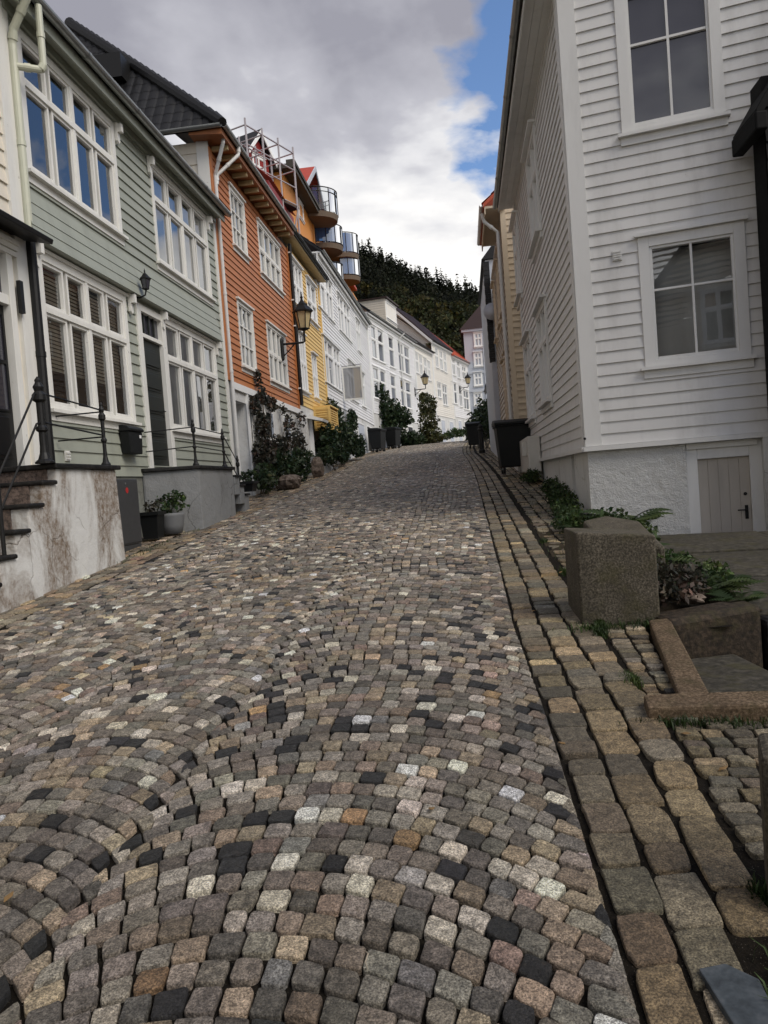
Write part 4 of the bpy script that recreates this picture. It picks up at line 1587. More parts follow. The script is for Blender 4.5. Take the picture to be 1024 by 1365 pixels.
def lantern(mb_body, mb_glass, c, s, n=6):
    """Tapered street lantern: c is the underside of the cage, s its overall height."""
    x, y, z = c
    r0, r1, hg = .15 * s, .24 * s, .46 * s
    mb_body.lathe((x, y, z - .06 * s), [(.05 * s, 0), (.10 * s, .02 * s), (r0 * 1.12, .045 * s), (r0 * 1.12, .065 * s)], n)
    for j in range(n):
        a = 2 * math.pi * j / n
        mb_body.tube([(x + r0 * math.cos(a), y + r0 * math.sin(a), z), (x + r1 * math.cos(a), y + r1 * math.sin(a), z + hg)], .014 * s, 5)
    mb_body.lathe((x, y, z + hg), [(r1 * 1.22, -.02 * s), (r1 * 1.25, .02 * s), (r1 * .62, .17 * s), (r1 * .62, .20 * s), (r1 * .40, .24 * s), (r1 * .18, .31 * s), (.03 * s, .36 * s), (.045 * s, .40 * s), (.02 * s, .44 * s), (.004 * s, .54 * s)], 6)
    mb_glass.lathe((x, y, z + .006 * s), [(r0 * .95, 0), (r1 * .95, hg - .012 * s)], n)


def wall_lantern():
    f = FL
    u, z = f.uz(194, 377, .26)
    h = thing('wall_lantern', 'small black lantern on the pale green wall above the dark green door', 'wall lamp', f.P(u, z, .02))
    b, g = MB(), MB()
    lantern(b, g, f.P(u, z - .1, .26), .35)
    b.build('cage', M['iron'], h)
    g.build('lamp_glass', M['glass_dark'], h)
    a = MB()
    a.tube([f.P(u, z - .22, .03), f.P(u, z - .24, .14), f.P(u, z - .20, .24), f.P(u, z - .12, .26)], .014, 8)
    a.lathe(f.P(u, z - .30, .035), [(.03, 0), (.05, .05), (.05, .16), (.02, .2)], 10)
    a.build('bracket', M['iron'], h)


wall_lantern()


# ------------------------------------------------------------------ orange house
def std_row(f, h, rects, trim, gm, **k):
    for q in rects:
        window(f, h, *q, trim=trim, gm=gm, **k)


def orange_house():
    f = FL
    h = thing('orange_house', 'rust orange clapboard house with a black hipped tile roof and white mullioned windows', 'house', (XW, 21, 1.6))
    U0, U1, ZB, ZT = 17.30, 25.05, 4.22, 9.62
    zu0, zu1 = 6.95, 9.45
    w1 = [f.uz(301, 219)[0], f.uz(326, 300)[0], 7.05, 9.3]
    w2 = [f.uz(340, 280)[0], f.uz(373, 350)[0], 7.05, 9.3]
    w3 = rect_on(f, (313, 384), (341, 488.7))
    w4 = rect_on(f, (352, 413), (384, 511))
    w3[2] = w4[2] = 4.75
    w3[3] = w4[3] = 6.42
    w1[2] = w2[2] = f.uz(306.6, 322)[1]
    hol = [tuple(q) for q in (w1, w2, w3, w4)]
    siding(f, U0 + .02, U1, ZB, ZT, .165, hol).build('wall', M['orange'], h)
    cb = MB()
    f.box(cb, U0 - .06, U0 + .12, ZB, ZT, 0, .05)
    f.box(cb, U1 - .12, U1 + .02, ZB, ZT, 0, .045)
    build_each(cb, 'corner_board', M['orange'], h)
    for q, s in ((w1, 3), (w2, 4), (w3, 3), (w4, 4)):
        window(f, h, *q, sash=s if s == 4 else 1, lights=1 if s == 4 else 3, rows=((0, .5, 2 if s == 3 else 1), (.5, 1, 1)) if s == 4 else ((0, 1, 3),), casing=.09, gm='glass_far', room=False, bar=.035, head=.05)
    # white plastered ground floor with a deep door recess
    rc = [f.uz(322, 600)[0], f.uz(340, 600)[0]]
    wl = MB()
    zb = gz(U0) - .3
    f.box(wl, U0, U0 + .25, zb, ZB - .02, -.5, .0)
    f.box(wl, U0 + .25, U0 + 1.45, ZB - .42, ZB - .02, -.5, .0)
    f.box(wl, U0 + 1.45, U1, zb, ZB - .02, -.5, .0)
    wl.build('base_wall', M['wall_white'], h)
    tr = MB()
    f.box(tr, U0 + .2, U1, ZB - .17, ZB - .001, 0, .06)
    f.box(tr, U0 + .17, U0 + .27, zb, ZB - .171, 0, .05)
    f.box(tr, U0 + 1.42, U0 + 1.52, zb, ZB - .171, 0, .05)
    tr.build('base_trim', M['trim_clean'], h)
    d = panel_door(f, h, U0 + .27, U0 + 1.42, gz(U0) + .1, ZB - .42, 'pewter', panels=2, w=-.42)
    sw = MB()                                           # small cellar windows in the base, half hidden by the roses
    for a in (U0 + 3.1, U0 + 5.2):
        sw = MB()
        f.box(sw, a, a + .9, ZB - 1.25, ZB - .4, .001, .04)
        sv = sw.build('base_window', M['trim_clean'], h)
        sg = MB()
        f.quad(sg, a + .08, a + .82, ZB - 1.17, ZB - .48, .043)
        sg.build('pane', M['glass_far'], sv)
    # eaves: dark orange soffit carried on white-ended rafters
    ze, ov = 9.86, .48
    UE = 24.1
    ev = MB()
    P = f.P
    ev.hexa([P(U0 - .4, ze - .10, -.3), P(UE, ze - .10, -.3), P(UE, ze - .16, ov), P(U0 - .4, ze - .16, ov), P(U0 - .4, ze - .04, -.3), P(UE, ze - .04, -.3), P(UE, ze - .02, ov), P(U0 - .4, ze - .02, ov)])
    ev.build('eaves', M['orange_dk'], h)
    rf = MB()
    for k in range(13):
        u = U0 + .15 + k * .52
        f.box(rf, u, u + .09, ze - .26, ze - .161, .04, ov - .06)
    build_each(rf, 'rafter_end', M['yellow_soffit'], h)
    g = MB()
    gutter(g, P(U0 - .45, ze + .03, ov + .07), P(UE, ze + .03, ov + .07), .07)
    gutter(g, (-4.92, U0 - .47, ze + .03), (-9.6, U0 - .47, ze + .03), .07)
    g.build('gutter', M['zinc'], h)
    # hip roof: south hip seen above the green house's ridge, street slope above the front
    cx, cy, cz = -4.90, U0 - .40, ze + .02
    ap = on_y(95, 35, 20.0)
    Lx, Ly, Hz = cx - ap[0], ap[1] - cy, ap[2] - cz
    mb = MB()
    O = np.array([cx, cy, cz])
    Sd = np.array([-1.0, 0, 0])
    Ls = math.hypot(Ly, Hz)
    Td = np.array([0, Ly / Ls, Hz / Ls])
    roof_tiles(mb, O, Sd, Td, 0, Lx + 3, lambda s: Ls * min(1, s / Lx) if s < Lx else Ls, .25, .36, amp=.03, step=.007)
    Lf = math.hypot(Lx, Hz)
    Tf = np.array([-Lx / Lf, 0, Hz / Lf])
    roof_tiles(mb, O, np.array([0, 1.0, 0]), Tf, 0, UE - cy + .05, lambda s: Lf * min(1, s / Ly), .25, .36, amp=.03, step=.02)
    ridge = np.array(ap) - O
    n = 26
    for k in range(n):                                  # big overlapping hip tiles
        a = O + ridge * (k / n)
        b = O + ridge * ((k + 1.12) / n)
        mb.tube([a + np.array([0, 0, .05]), b + np.array([0, 0, .05])], [.13, .16], 10)
    mb.tube([np.array(ap) + np.array([0, -.1, .05]), np.array(ap) + np.array([0, 5.0, .05])], .14, 10)
    mb.add([O + np.array([.0, 0, -.06]), (-9.9 - 3, cy, cz - .06), (ap[0] - 3, ap[1], ap[2] - .06), np.array(ap) - np.array([0, 0, .06]), (cx, UE, cz - .06), (ap[0], UE, ap[2] - .06)],
           [(0, 1, 2, 3), (4, 0, 3, 5)])
    mb.build('roof', M['tile_black'], h)
    sk = MB()
    r0 = on_y(150, 90, cy + 1.3)
    sk.box(r0[0] - .35, r0[0] + .35, cy + 1.0, cy + 1.7, r0[2] - .4, r0[2] + .18)
    sk.build('roof_hatch', M['gutter_black'], h)
    # south side wall: pale boards above the green house's roof
    fs = Face((XW, U0 - .02), (-1, 0), -1)
    if fs.n[1] > 0:
        fs = Face((XW, U0 - .02), (-1, 0), 1)
    siding(fs, .10, 6, 7.2, ze - .1, .26, ()).build('side_wall', M['cream'], h)
    cb = MB()
    fs.box(cb, -.02, .26, 7.0, ze - .1, 0, .05)
    cb.build('side_corner_board', M['trim'], h)
    # two white downpipes meeting below the eave
    x = .08
    downpipe(h, [P(U0 - .1, ze - .02, .42), P(U0 - .1, ze - .22, .40), P(U0 + .12, ze - .85, x), P(U0 + .14, gz(U0) + .3, x)], .045, 'pipe_white')
    downpipe(h, [P(U0 + .65, ze - .02, .56), P(U0 + .62, ze - .22, .54), P(U0 + .22, ze - .80, x + .02), P(U0 + .15, ze - 1.05, x + .02)], .042, 'pipe_white', name='branch_pipe')
    tl = MB()                                           # trellis on the white base
    for k in range(5):
        f.box(tl, U0 + 1.72 + .15 * k, U0 + 1.745 + .15 * k, 2.55, 3.75, .03, .05)
    for k in range(9):
        f.box(tl, U0 + 1.70, U0 + 2.36, 2.58 + .14 * k, 2.605 + .14 * k, .051, .066)
    tl.build('trellis', M['trim'], h)
    hs = MB()
    hs.box(-13, XW - .5, U0 + .05, U1, .5, ze - .1)
    hs.build('rear_walls', M['cream'], h)


orange_house()


# ------------------------------------------------------------------ yellow house
def yellow_house():
    f = FL
    U0, U1 = 25.09, 30.62
    h = thing('yellow_house', 'narrow yellow clapboard house with a boarded eave and a louvred box on its front', 'house', (XW, 28, 2.2))
    ZB = 4.42
    ZT = 9.75
    u1 = [f.uz(381, 320)[0], f.uz(400, 350)[0], f.uz(386, 398)[1], 9.45]
    u2 = [f.uz(406, 365)[0], f.uz(419, 380)[0], u1[2], 9.45]
    l1 = [f.uz(391, 450)[0], f.uz(409, 500)[0], 4.95, 7.0]
    l2 = [f.uz(414.5, 480)[0], f.uz(424, 520)[0], 4.95, 6.6]
    hol = [tuple(q) for q in (u1, u2, l1, l2)]
    siding(f, U0, U1, ZB, ZT, .15, hol).build('wall', M['yellow'], h)
    for q, s in ((u1, 4), (u2, 2), (l1, 4), (l2, 2)):
        window(f, h, *q, sash=s, rows=((0, .5, 1), (.5, 1, 1)), casing=.09, gm='glass_far', room=False, head=.09, sill=.09, trim='trim_clean')
    cb = MB()
    f.box(cb, U1 - .22, U1, ZB, ZT, 0, .045)
    cb.build('corner_board', M['yellow'], h)
    P = f.P
    ze, ov = 10.02, .34
    UE = 24.15
    ev = MB()
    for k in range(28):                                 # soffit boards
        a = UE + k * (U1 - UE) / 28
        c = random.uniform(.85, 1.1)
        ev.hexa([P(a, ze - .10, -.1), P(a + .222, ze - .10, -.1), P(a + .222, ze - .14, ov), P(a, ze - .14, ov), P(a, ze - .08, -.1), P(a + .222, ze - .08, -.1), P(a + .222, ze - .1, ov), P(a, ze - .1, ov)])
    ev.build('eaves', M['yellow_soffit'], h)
    lean_roof(h, f, UE, U1 + .05, ze, ov + .05, 4.4, .8, 'tile_black')
    g = MB()
    gutter(g, P(UE, ze + .02, ov + .08), P(U1 + .05, ze + .02, ov + .08), .06)
    g.build('gutter', M['gutter_black'], h)
    pp = f.uz(396, 545)
    downpipe(h, [P(U0 - .02, ze - .25, .10), P(U0 + .0, ZB - .05, .10)], .06, 'iron')
    # louvred box oriel over the entrance
    bx = MB()
    a0, a1 = f.uz(414, 545, .45)[0], f.uz(437, 545, .02)[0]
    a0, a1 = 27.55, 29.25
    z0, z1 = 3.72, 4.52
    f.box(bx, a0, a0 + .07, z0, z1, .0, .62)
    f.box(bx, a1 - .07, a1, z0, z1, .0, .62)
    f.box(bx, a0, a1, z1, z1 + .05, .0, .66)
    f.box(bx, a0 - .03, a1 + .03, z0 - .07, z0, .0, .68)
    b = bx.build('louvre_box', M['yellow'], h)
    lv = MB()
    fe = Face(P(a0, 0, 0)[:2], f.n, -1)
    if fe.n[1] > 0:
        fe = Face(P(a0, 0, 0)[:2], f.n, 1)
    for k in range(8):
        z = z0 + .07 + k * (z1 - z0 - .1) / 8
        f.box(lv, a0 + .1, a1 - .1, z, z + .045, .55, .60)
        fe.box(lv, .08, .54, z, z + .05, -.0, .035)
    lv.build('slat', M['yellow'], b)
    pf = MB()
    fe.box(pf, .0, .08, z0, z1, -.0, .045)
    fe.box(pf, .54, .63, z0, z1, -.0, .045)
    fe.box(pf, .08, .54, z1 - .08, z1, -.0, .044)
    fe.box(pf, .08, .54, z0, z0 + .07, -.0, .044)
    pf.build('box_frame', M['yellow'], b)
    # ground floor: white wall, dark porch
    wl = MB()
    zb = gz(U0) - .3
    f.box(wl, U0, 26.6, zb, ZB - .01, -.5, .0)
    f.box(wl, 28.7, U1, zb, ZB - .01, -.5, .0)
    f.box(wl, 26.6, 28.7, ZB - .35, ZB - .01, -.5, .0)
    wl.build('base_wall', M['wall_white'], h)
    d = panel_door(f, h, 26.6, 28.7, gz(26.6) + .25, ZB - .35, 'door_black', panels=2, cols=2, w=-.45)
    po = MB()
    f.box(po, 26.5, 26.62, zb, ZB - .3, .0, .12)
    po.build('porch_post', M['trim_clean'], h)
    cn = MB()
    cn.hexa([P(26.2, 4.02, 0), P(27.3, 4.02, 0), P(27.3, 3.88, .55), P(26.2, 3.88, .55), P(26.2, 4.16, 0), P(27.3, 4.16, 0), P(27.3, 3.96, .58), P(26.2, 3.96, .58)])
    cn.build('door_canopy', M['trim_clean'], h)
    br = MB()
    br.tube([P(27.7, 3.63, .5), P(27.7, 3.25, .08)], .02, 6)
    br.tube([P(29.1, 3.63, .5), P(29.1, 3.25, .08)], .02, 6)
    build_each(br, 'bracket', M['trim_clean'], h)
    hs = MB()
    hs.box(-13, XW - .5, U0, U1, .5, ze - .1)
    hs.build('rear_walls', M['yellow'], h)


yellow_house()

# ------------------------------------------------------------------ the white houses up the street, each on its own wall line
PA = np.array(f0 := FL.P(30.62, 0, 0)[:2])


def simple_house(name, label, f, U0, U1, zb, ze, wins, paintm, trimm, eave, roofm, base, over=.16, depth=4.5, slope=.8, pitch=.16, gutm='zinc', door=(), rear=7.0, gable=False, head=.08, corner=.16, ground=None, tiles=True):
    m = (U0 + U1) / 2
    zg = (ground if ground is not None else gz(f.P(m, 0)[1]))
    h = thing(name, label, 'house', f.P(m, zg, 0))
    hol = [tuple(w[0]) for w in wins]
    siding(f, U0, U1, zb, ze - .12, pitch, hol).build('wall', M[paintm], h)
    for q, kw in wins:
        window(f, h, *q, trim=trimm, gm='glass_far', room=False, head=head, **kw)
    cb = MB()
    f.box(cb, U0, U0 + corner, zb, ze - .12, 0, .045)
    f.box(cb, U1 - corner, U1, zb, ze - .12, 0, .045)
    build_each(cb, 'corner_board', M[trimm], h)
    P = f.P
    wl = MB()
    f.box(wl, U0, U1, zg - 1.2, zb - .01, -.5, -.004)
    wl.build('base_wall', M[base], h)
    for (a, b, z0, z1, mat) in door:
        dd = MB()
        f.box(dd, a - .09, a, z0, z1 + .09, -.003, .04)
        f.box(dd, b, b + .09, z0, z1 + .09, -.003, .04)
        f.box(dd, a, b, z1, z1 + .09, -.003, .04)
        fr = dd.build('door_frame', M[trimm], h)
        panel_door(f, h, a, b, z0, z1, mat, panels=3, w=.02)
    ev = MB()
    f.box(ev, U0, U1, ze - .12, ze - .06, -.2, over)
    f.box(ev, U0, U1, ze - .22, ze - .02, over, over + .03)
    f.box(ev, U0, U1, ze - .34, ze - .121, .03, .07)
    ev.build('eaves', M[eave], h)
    if not gable:
        lean_roof(h, f, U0 - .03, U1 + .05, ze, over + .06, depth, slope, roofm, tiles=tiles)
    g = MB()
    gutter(g, P(U0, ze + .0, over + .11), P(U1 + .06, ze + .0, over + .11), .07)
    g.build('gutter', M[gutm], h)
    hs = MB()
    f.box(hs, U0, U1, zg - 1, ze - .13, -rear, -.5)
    hs.build('rear_walls', M[paintm], h)
    return h


def white_a():
    f = Face(PA, vp_dir(628))
    L = f.uz(492, 480)[0]
    zb = f.uz(437, 531)[1]
    zb1 = f.uz(493, 566)[1]
    zb = (zb + zb1) / 2
    ze = f.uz(481, 411, .27)[1]
    U = lambda x, y=480: f.uz(x, y)[0]
    up0, up1 = f.uz(424, 414)[1], f.uz(424, 374)[1]
    lo0, lo1 = f.uz(434, 515)[1], f.uz(430, 448)[1]
    ws = []
    k4 = dict(sash=2, rows=((0, .68, 1), (.68, 1, 1)), casing=.08)
    k2 = dict(sash=2, rows=((0, .68, 1), (.68, 1, 1)), casing=.08)
    zt = ze - .62
    for a, b in ((425, 436), (437, 445), (451, 458.5), (459, 466), (473.5, 478.5)):
        ws.append(([U(a, 430), U(b, 430), zt - 1.75, zt], k4))
    for a, b in ((430.5, 444), (444.7, 452), (462.5, 467), (467.8, 473), (477.5, 483)):
        ws.append(([U(a), U(b), zb + .75, zb + 2.65], k2))
    h = simple_house('white_house', 'white clapboard house beside the yellow one, with tall paired windows and an open casement', f, .02, L, zb, ze, ws, 'white', 'trim_clean', 'trim_clean', 'tile_black', 'wall_white',
                     door=[(U(470), U(478), gz(38) + .1, zb - .35, 'pewter'), (U(482), U(488), gz(42) + .1, zb - .3, 'door_black')], ground=gz(36))
    return f, L, ze, zb


FA, LA, ZEA, ZBA = white_a()


def open_casement():
    """A casement of the white house standing open over the street."""
    f = FA
    h = [o for o in bpy.data.objects if o.get('label', '').endswith('an open casement')][0]
    u = f.uz(456, 505, .05)[0]
    z0, z1 = f.uz(463, 528, .5)[1], f.uz(463, 484, .5)[1]
    b, g = MB(), MB()
    w0, w1 = .06, 1.0
    for (a, c, p, q) in ((w0, w0 + .07, z0, z1), (w1 - .07, w1, z0, z1), (w0 + .07, w1 - .07, z0, z0 + .08), (w0 + .07, w1 - .07, z1 - .07, z1)):
        f.box(b, u - .02, u + .02, p, q, a, c)
    c = b.build('open_casement', M['trim'], h)
    f.box(g, u - .004, u + .004, z0 + .08, z1 - .07, w0 + .07, w1 - .07)
    g.build('pane', M['glass_sash'], c)
    k = MB()
    k.tube([f.P(u, z1 + .02, w0), f.P(u, z1 + .06, w1)], .012, 6)
    k.build('stay', M['iron'], c)


open_casement()


def white_b():
    p0 = FA.P(LA + .05, 0)[:2]
    f = Face(p0, vp_dir(800))
    U = lambda x, y=480: f.uz(x, y)[0]
    L = U(552.5)
    ze = f.uz(520, 432, .27)[1]
    zb = f.uz(525, 557)[1]
    ws = []
    k = dict(sash=1, rows=((0, .6, 1), (.6, 1, 1)), casing=.10)
    for a, b in ((493, 500.5), (502, 510), (516, 523), (528, 535.3), (536, 543)):
        ws.append(([U(a, 440), U(b, 440), ze - 2.75, ze - .62], k))
    for a, b in ((498, 506), (507.5, 515), (521, 528), (533.5, 540), (540.5, 547.5)):
        ws.append(([U(a, 520), U(b, 520), zb + .95, zb + 2.95], k))
    h = simple_house('white_house', 'white clapboard house with a small blue windowed dormer and wheelie bins before it', f, .02, L, zb, ze, ws, 'white', 'trim_clean', 'trim_clean', 'tile_black', 'wall_white',
                     door=[(U(501), U(508), gz(46), zb - .4, 'pewter'), (U(537), U(543), gz(50) + .2, zb - .4, 'door_black')], head=.05)
    # dormer with a boarded cheek facing down the street
    P = f.P
    dz = .5
    a0, a1 = f.uz(513, 400, -.7)[0], f.uz(527, 400, -.7)[0]
    z0, z1 = f.uz(520, 428, -.7)[1], f.uz(520, 403, -.7)[1]
    d = MB()
    f.box(d, a0, a1, z0 - .8, z1, -3.6, -.7)
    dm = d.build('dormer', M['white_warm'], h)
    fd = Face(P(0, 0, -.7)[:2], f.d)
    window(fd, h, a0 + .12, a1 - .12, z0 + .1, z1 - .1, sash=1, rows=((0, 1, 1),), trim='trim_clean', gm='glass_bal', room=False, casing=.12, name='dormer_window')
    fe = Face(P(a0, 0, -3.6)[:2], f.n, 1)
    if fe.n @ f.d > 0:
        fe = Face(P(a0, 0, -3.6)[:2], f.n, -1)
    siding(fe, 0, 2.9, z0 - .8, z1, .16).build('dormer_cheek', M['cream'], h)
    r = MB()
    f.box(r, a0 - .15, a1 + .1, z1 + .001, z1 + .09, -3.7, -.5)
    r.build('dormer_roof', M['tile_brown'], h)
    vg = MB()                                           # white verge of the far gable
    downpipe(h, [P(U(530, 440), ze - .1, .5), P(U(529.5, 440), ze - .5, .12), P(U(530, 440), zb - .8, .1)], .05, 'pipe_white')
    return f, L, ze, zb


FB, LB, ZEB, ZBB = white_b()


def chain_house(prev_f, prev_L, vp, x_end, name, label, eave_px, base_px, win_up, win_lo, paintm, roofm, doors=(), kw=None, gutm='zinc', slope=.8, depth=4.5, tiles=True, pitch=.17):
    p0 = prev_f.P(prev_L + .04, 0)[:2]
    f = Face(p0, vp_dir(vp))
    U = lambda x, y=480: f.uz(x, y)[0]
    L = U(x_end)
    ze = f.uz(*eave_px, .27)[1]
    zb = f.uz(*base_px)[1]
    ws = []
    k = kw or dict(sash=2, rows=((0, .6, 1), (.6, 1, 1)), casing=.09)
    for a, b, y0, y1 in win_up + win_lo:
        q = [U(a, (y0 + y1) / 2), U(b, (y0 + y1) / 2), f.uz((a + b) / 2, y1)[1], f.uz((a + b) / 2, y0)[1]]
        ws.append((q, k))
    m = f.P(L / 2, 0)
    dd = [(U(a), U(b), max(gz(m[1]), zb - 2.6), zb - .35, mt) for a, b, mt in doors]
    h = simple_house(name, label, f, .02, L, zb, ze, ws, paintm, 'trim_clean', 'trim_clean', roofm, 'wall_white', door=dd, gutm=gutm, slope=slope, depth=depth, head=.05, tiles=tiles, pitch=pitch)
    return f, L, ze, zb, h


# c: short warm-white house under the street lamp
FC, LC, ZEC, ZBC, hC = chain_house(FB, LB, 840, 576, 'white_house', 'short warm white house with a brown tiled roof behind the tall ivy column', (566, 462), (565, 560),
                                   [(553.5, 557.5, 470, 497), (559, 563, 474, 500), (565, 569, 478, 504), (570, 573.5, 482, 507)], [(556, 561, 525, 550)], 'white_warm', 'tile_brown', gutm='gutter_black')
FD, LD, ZED, ZBD, hD = chain_house(FC, LC, 870, 601, 'white_house', 'white house with a steep brown tiled roof and a side gable, beyond the ivy column', (590, 460), (590, 555),
                                   [(580, 584, 463, 490), (586, 590, 467, 493), (591.5, 595, 471, 496)], [(583, 588, 510, 530), (590, 596, 513, 540)], 'white_warm', 'tile_brown', doors=[(582, 587, 'pewter'), (593, 598, 'pewter')], gutm='gutter_black')
FE, LE, ZEE, ZBE, hE = chain_house(FD, LD, 900, 629, 'white_house', 'white house with an orange red roof and pale windows under the farthest lamp', (615, 478), (615, 557),
                                   [(602.5, 606.5, 474, 500), (609, 613, 478, 504), (616, 621, 488, 506)], [(602, 609, 510, 538), (612, 616, 515, 542), (618, 625, 520, 546)], 'white', 'tile_orange', doors=[(605, 609, 'pewter'), (613, 618, 'door_black')], slope=.9)
FF, LF, ZEF, ZBF, hF = chain_house(FE, LE, 760, 643, 'white_house', 'last white house before the road bends, its front turned away in shade', (636, 505), (636, 565),
                                   [(632, 635, 502, 522), (637, 640, 507, 527)], [(632.5, 635.5, 530, 548), (638, 641, 534, 552)], 'white', 'tile_brown', gutm='pipe_white')


# ------------------------------------------------------------------ steep brown roof of the far house with the side gable
def steep_roof(h, f, U0, U1, ze, rise, depth, mat, wallm):
    P = f.P
    L = math.hypot(depth, rise)
    O = np.array(P(U0 - .3, ze, .2))
    Sd = np.array([*f.d, 0.0])
    top = np.array(P(U0 - .3, ze + rise, .2 - depth))
    Td = (top - O) / L
    mb = MB()
    roof_tiles(mb, O, Sd, Td, 0, U1 - U0 + .5, lambda s: L, .30, .42, amp=.035, step=.03)
    mb.hexa([P(U0 - .3, ze - .14, .2), P(U1 + .2, ze - .14, .2), P(U1 + .2, ze + rise - .14, .2 - depth), P(U0 - .3, ze + rise - .14, .2 - depth),
             P(U0 - .3, ze, .2), P(U1 + .2, ze, .2), P(U1 + .2, ze + rise, .2 - depth), P(U0 - .3, ze + rise, .2 - depth)])
    mb.build('upper_roof', M[mat], h)
    gb = MB()
    q = [P(U0, ze - .2, 0), P(U0, ze - .2, -2 * depth + .9), P(U0, ze + rise - .3, .2 - depth)]
    gb.prism(q, np.array([*f.d, 0.0]) * .1)
    gb.build('gable_wall', M[wallm], h)
    vb = MB()
    e = np.array(P(U0 - .33, ze - .12, .22))
    t = np.array(P(U0 - .33, ze + rise - .12, .2 - depth))
    dn = np.array([0, 0, -.26])
    vb.prism([e, t, t + dn, e + dn], -np.array([*f.d, 0.0]) * .05)
    vb.build('verge_board', M['trim_clean'], h)


steep_roof(hD, FD, .02, LD, ZED + .05, 3.6, 3.6, 'tile_brown', 'white_warm')
steep_roof(hB := [o for o in bpy.data.objects if o.get('label', '').startswith('white clapboard house with a small blue')][0], FB, LB - .5, LB, ZEB + .05, 2.6, 3.0, 'tile_black', 'white_warm')


# ------------------------------------------------------------------ street lamps on their wall brackets
def street_lamp(f, px, wout, s, label, name='street_lamp', gm='glass_lamp', drop=.35):
    """px: image point of the cage's underside."""
    u, z = f.uz(px[0], px[1], wout)
    h = thing(name, label, 'street lamp', f.P(u, z - drop, .05), 'bracket lamps along the house fronts')
    b, g = MB(), MB()
    lantern(b, g, f.P(u, z, wout), s)
    b.build('cage', M['iron'], h)
    g.build('lamp_glass', M[gm], h)
    a = MB()
    a.tube([f.P(u, z - drop, .02), f.P(u, z - drop, wout - .06), f.P(u, z - drop + .03, wout), f.P(u, z - .02, wout)], .03 * s / 1.0, 8)
    a.tube([f.P(u, z - drop - .35 * s, .05), f.P(u, z - drop - .18 * s, wout * .35), f.P(u, z - drop - .01, wout * .6)], .02, 8)
    a.lathe(f.P(u, z - drop - .45 * s, .05), [(.035, 0), (.06, .06), (.06, .55 * s), (.035, .62 * s)], 8)
    a.build('bracket', M['iron'], h)
    return h


street_lamp(FL, (405, 438), .78, 1.12, 'large black street lamp on an iron arm between the orange and yellow fronts', drop=.42)
street_lamp(FC, (567, 512), .9, 1.1, 'amber street lamp on a bracket right above the tall ivy column', drop=.35)
street_lamp(FE, (624, 511), .9, 1.1, 'farthest amber street lamp, on the white house with the orange red roof', drop=.35)


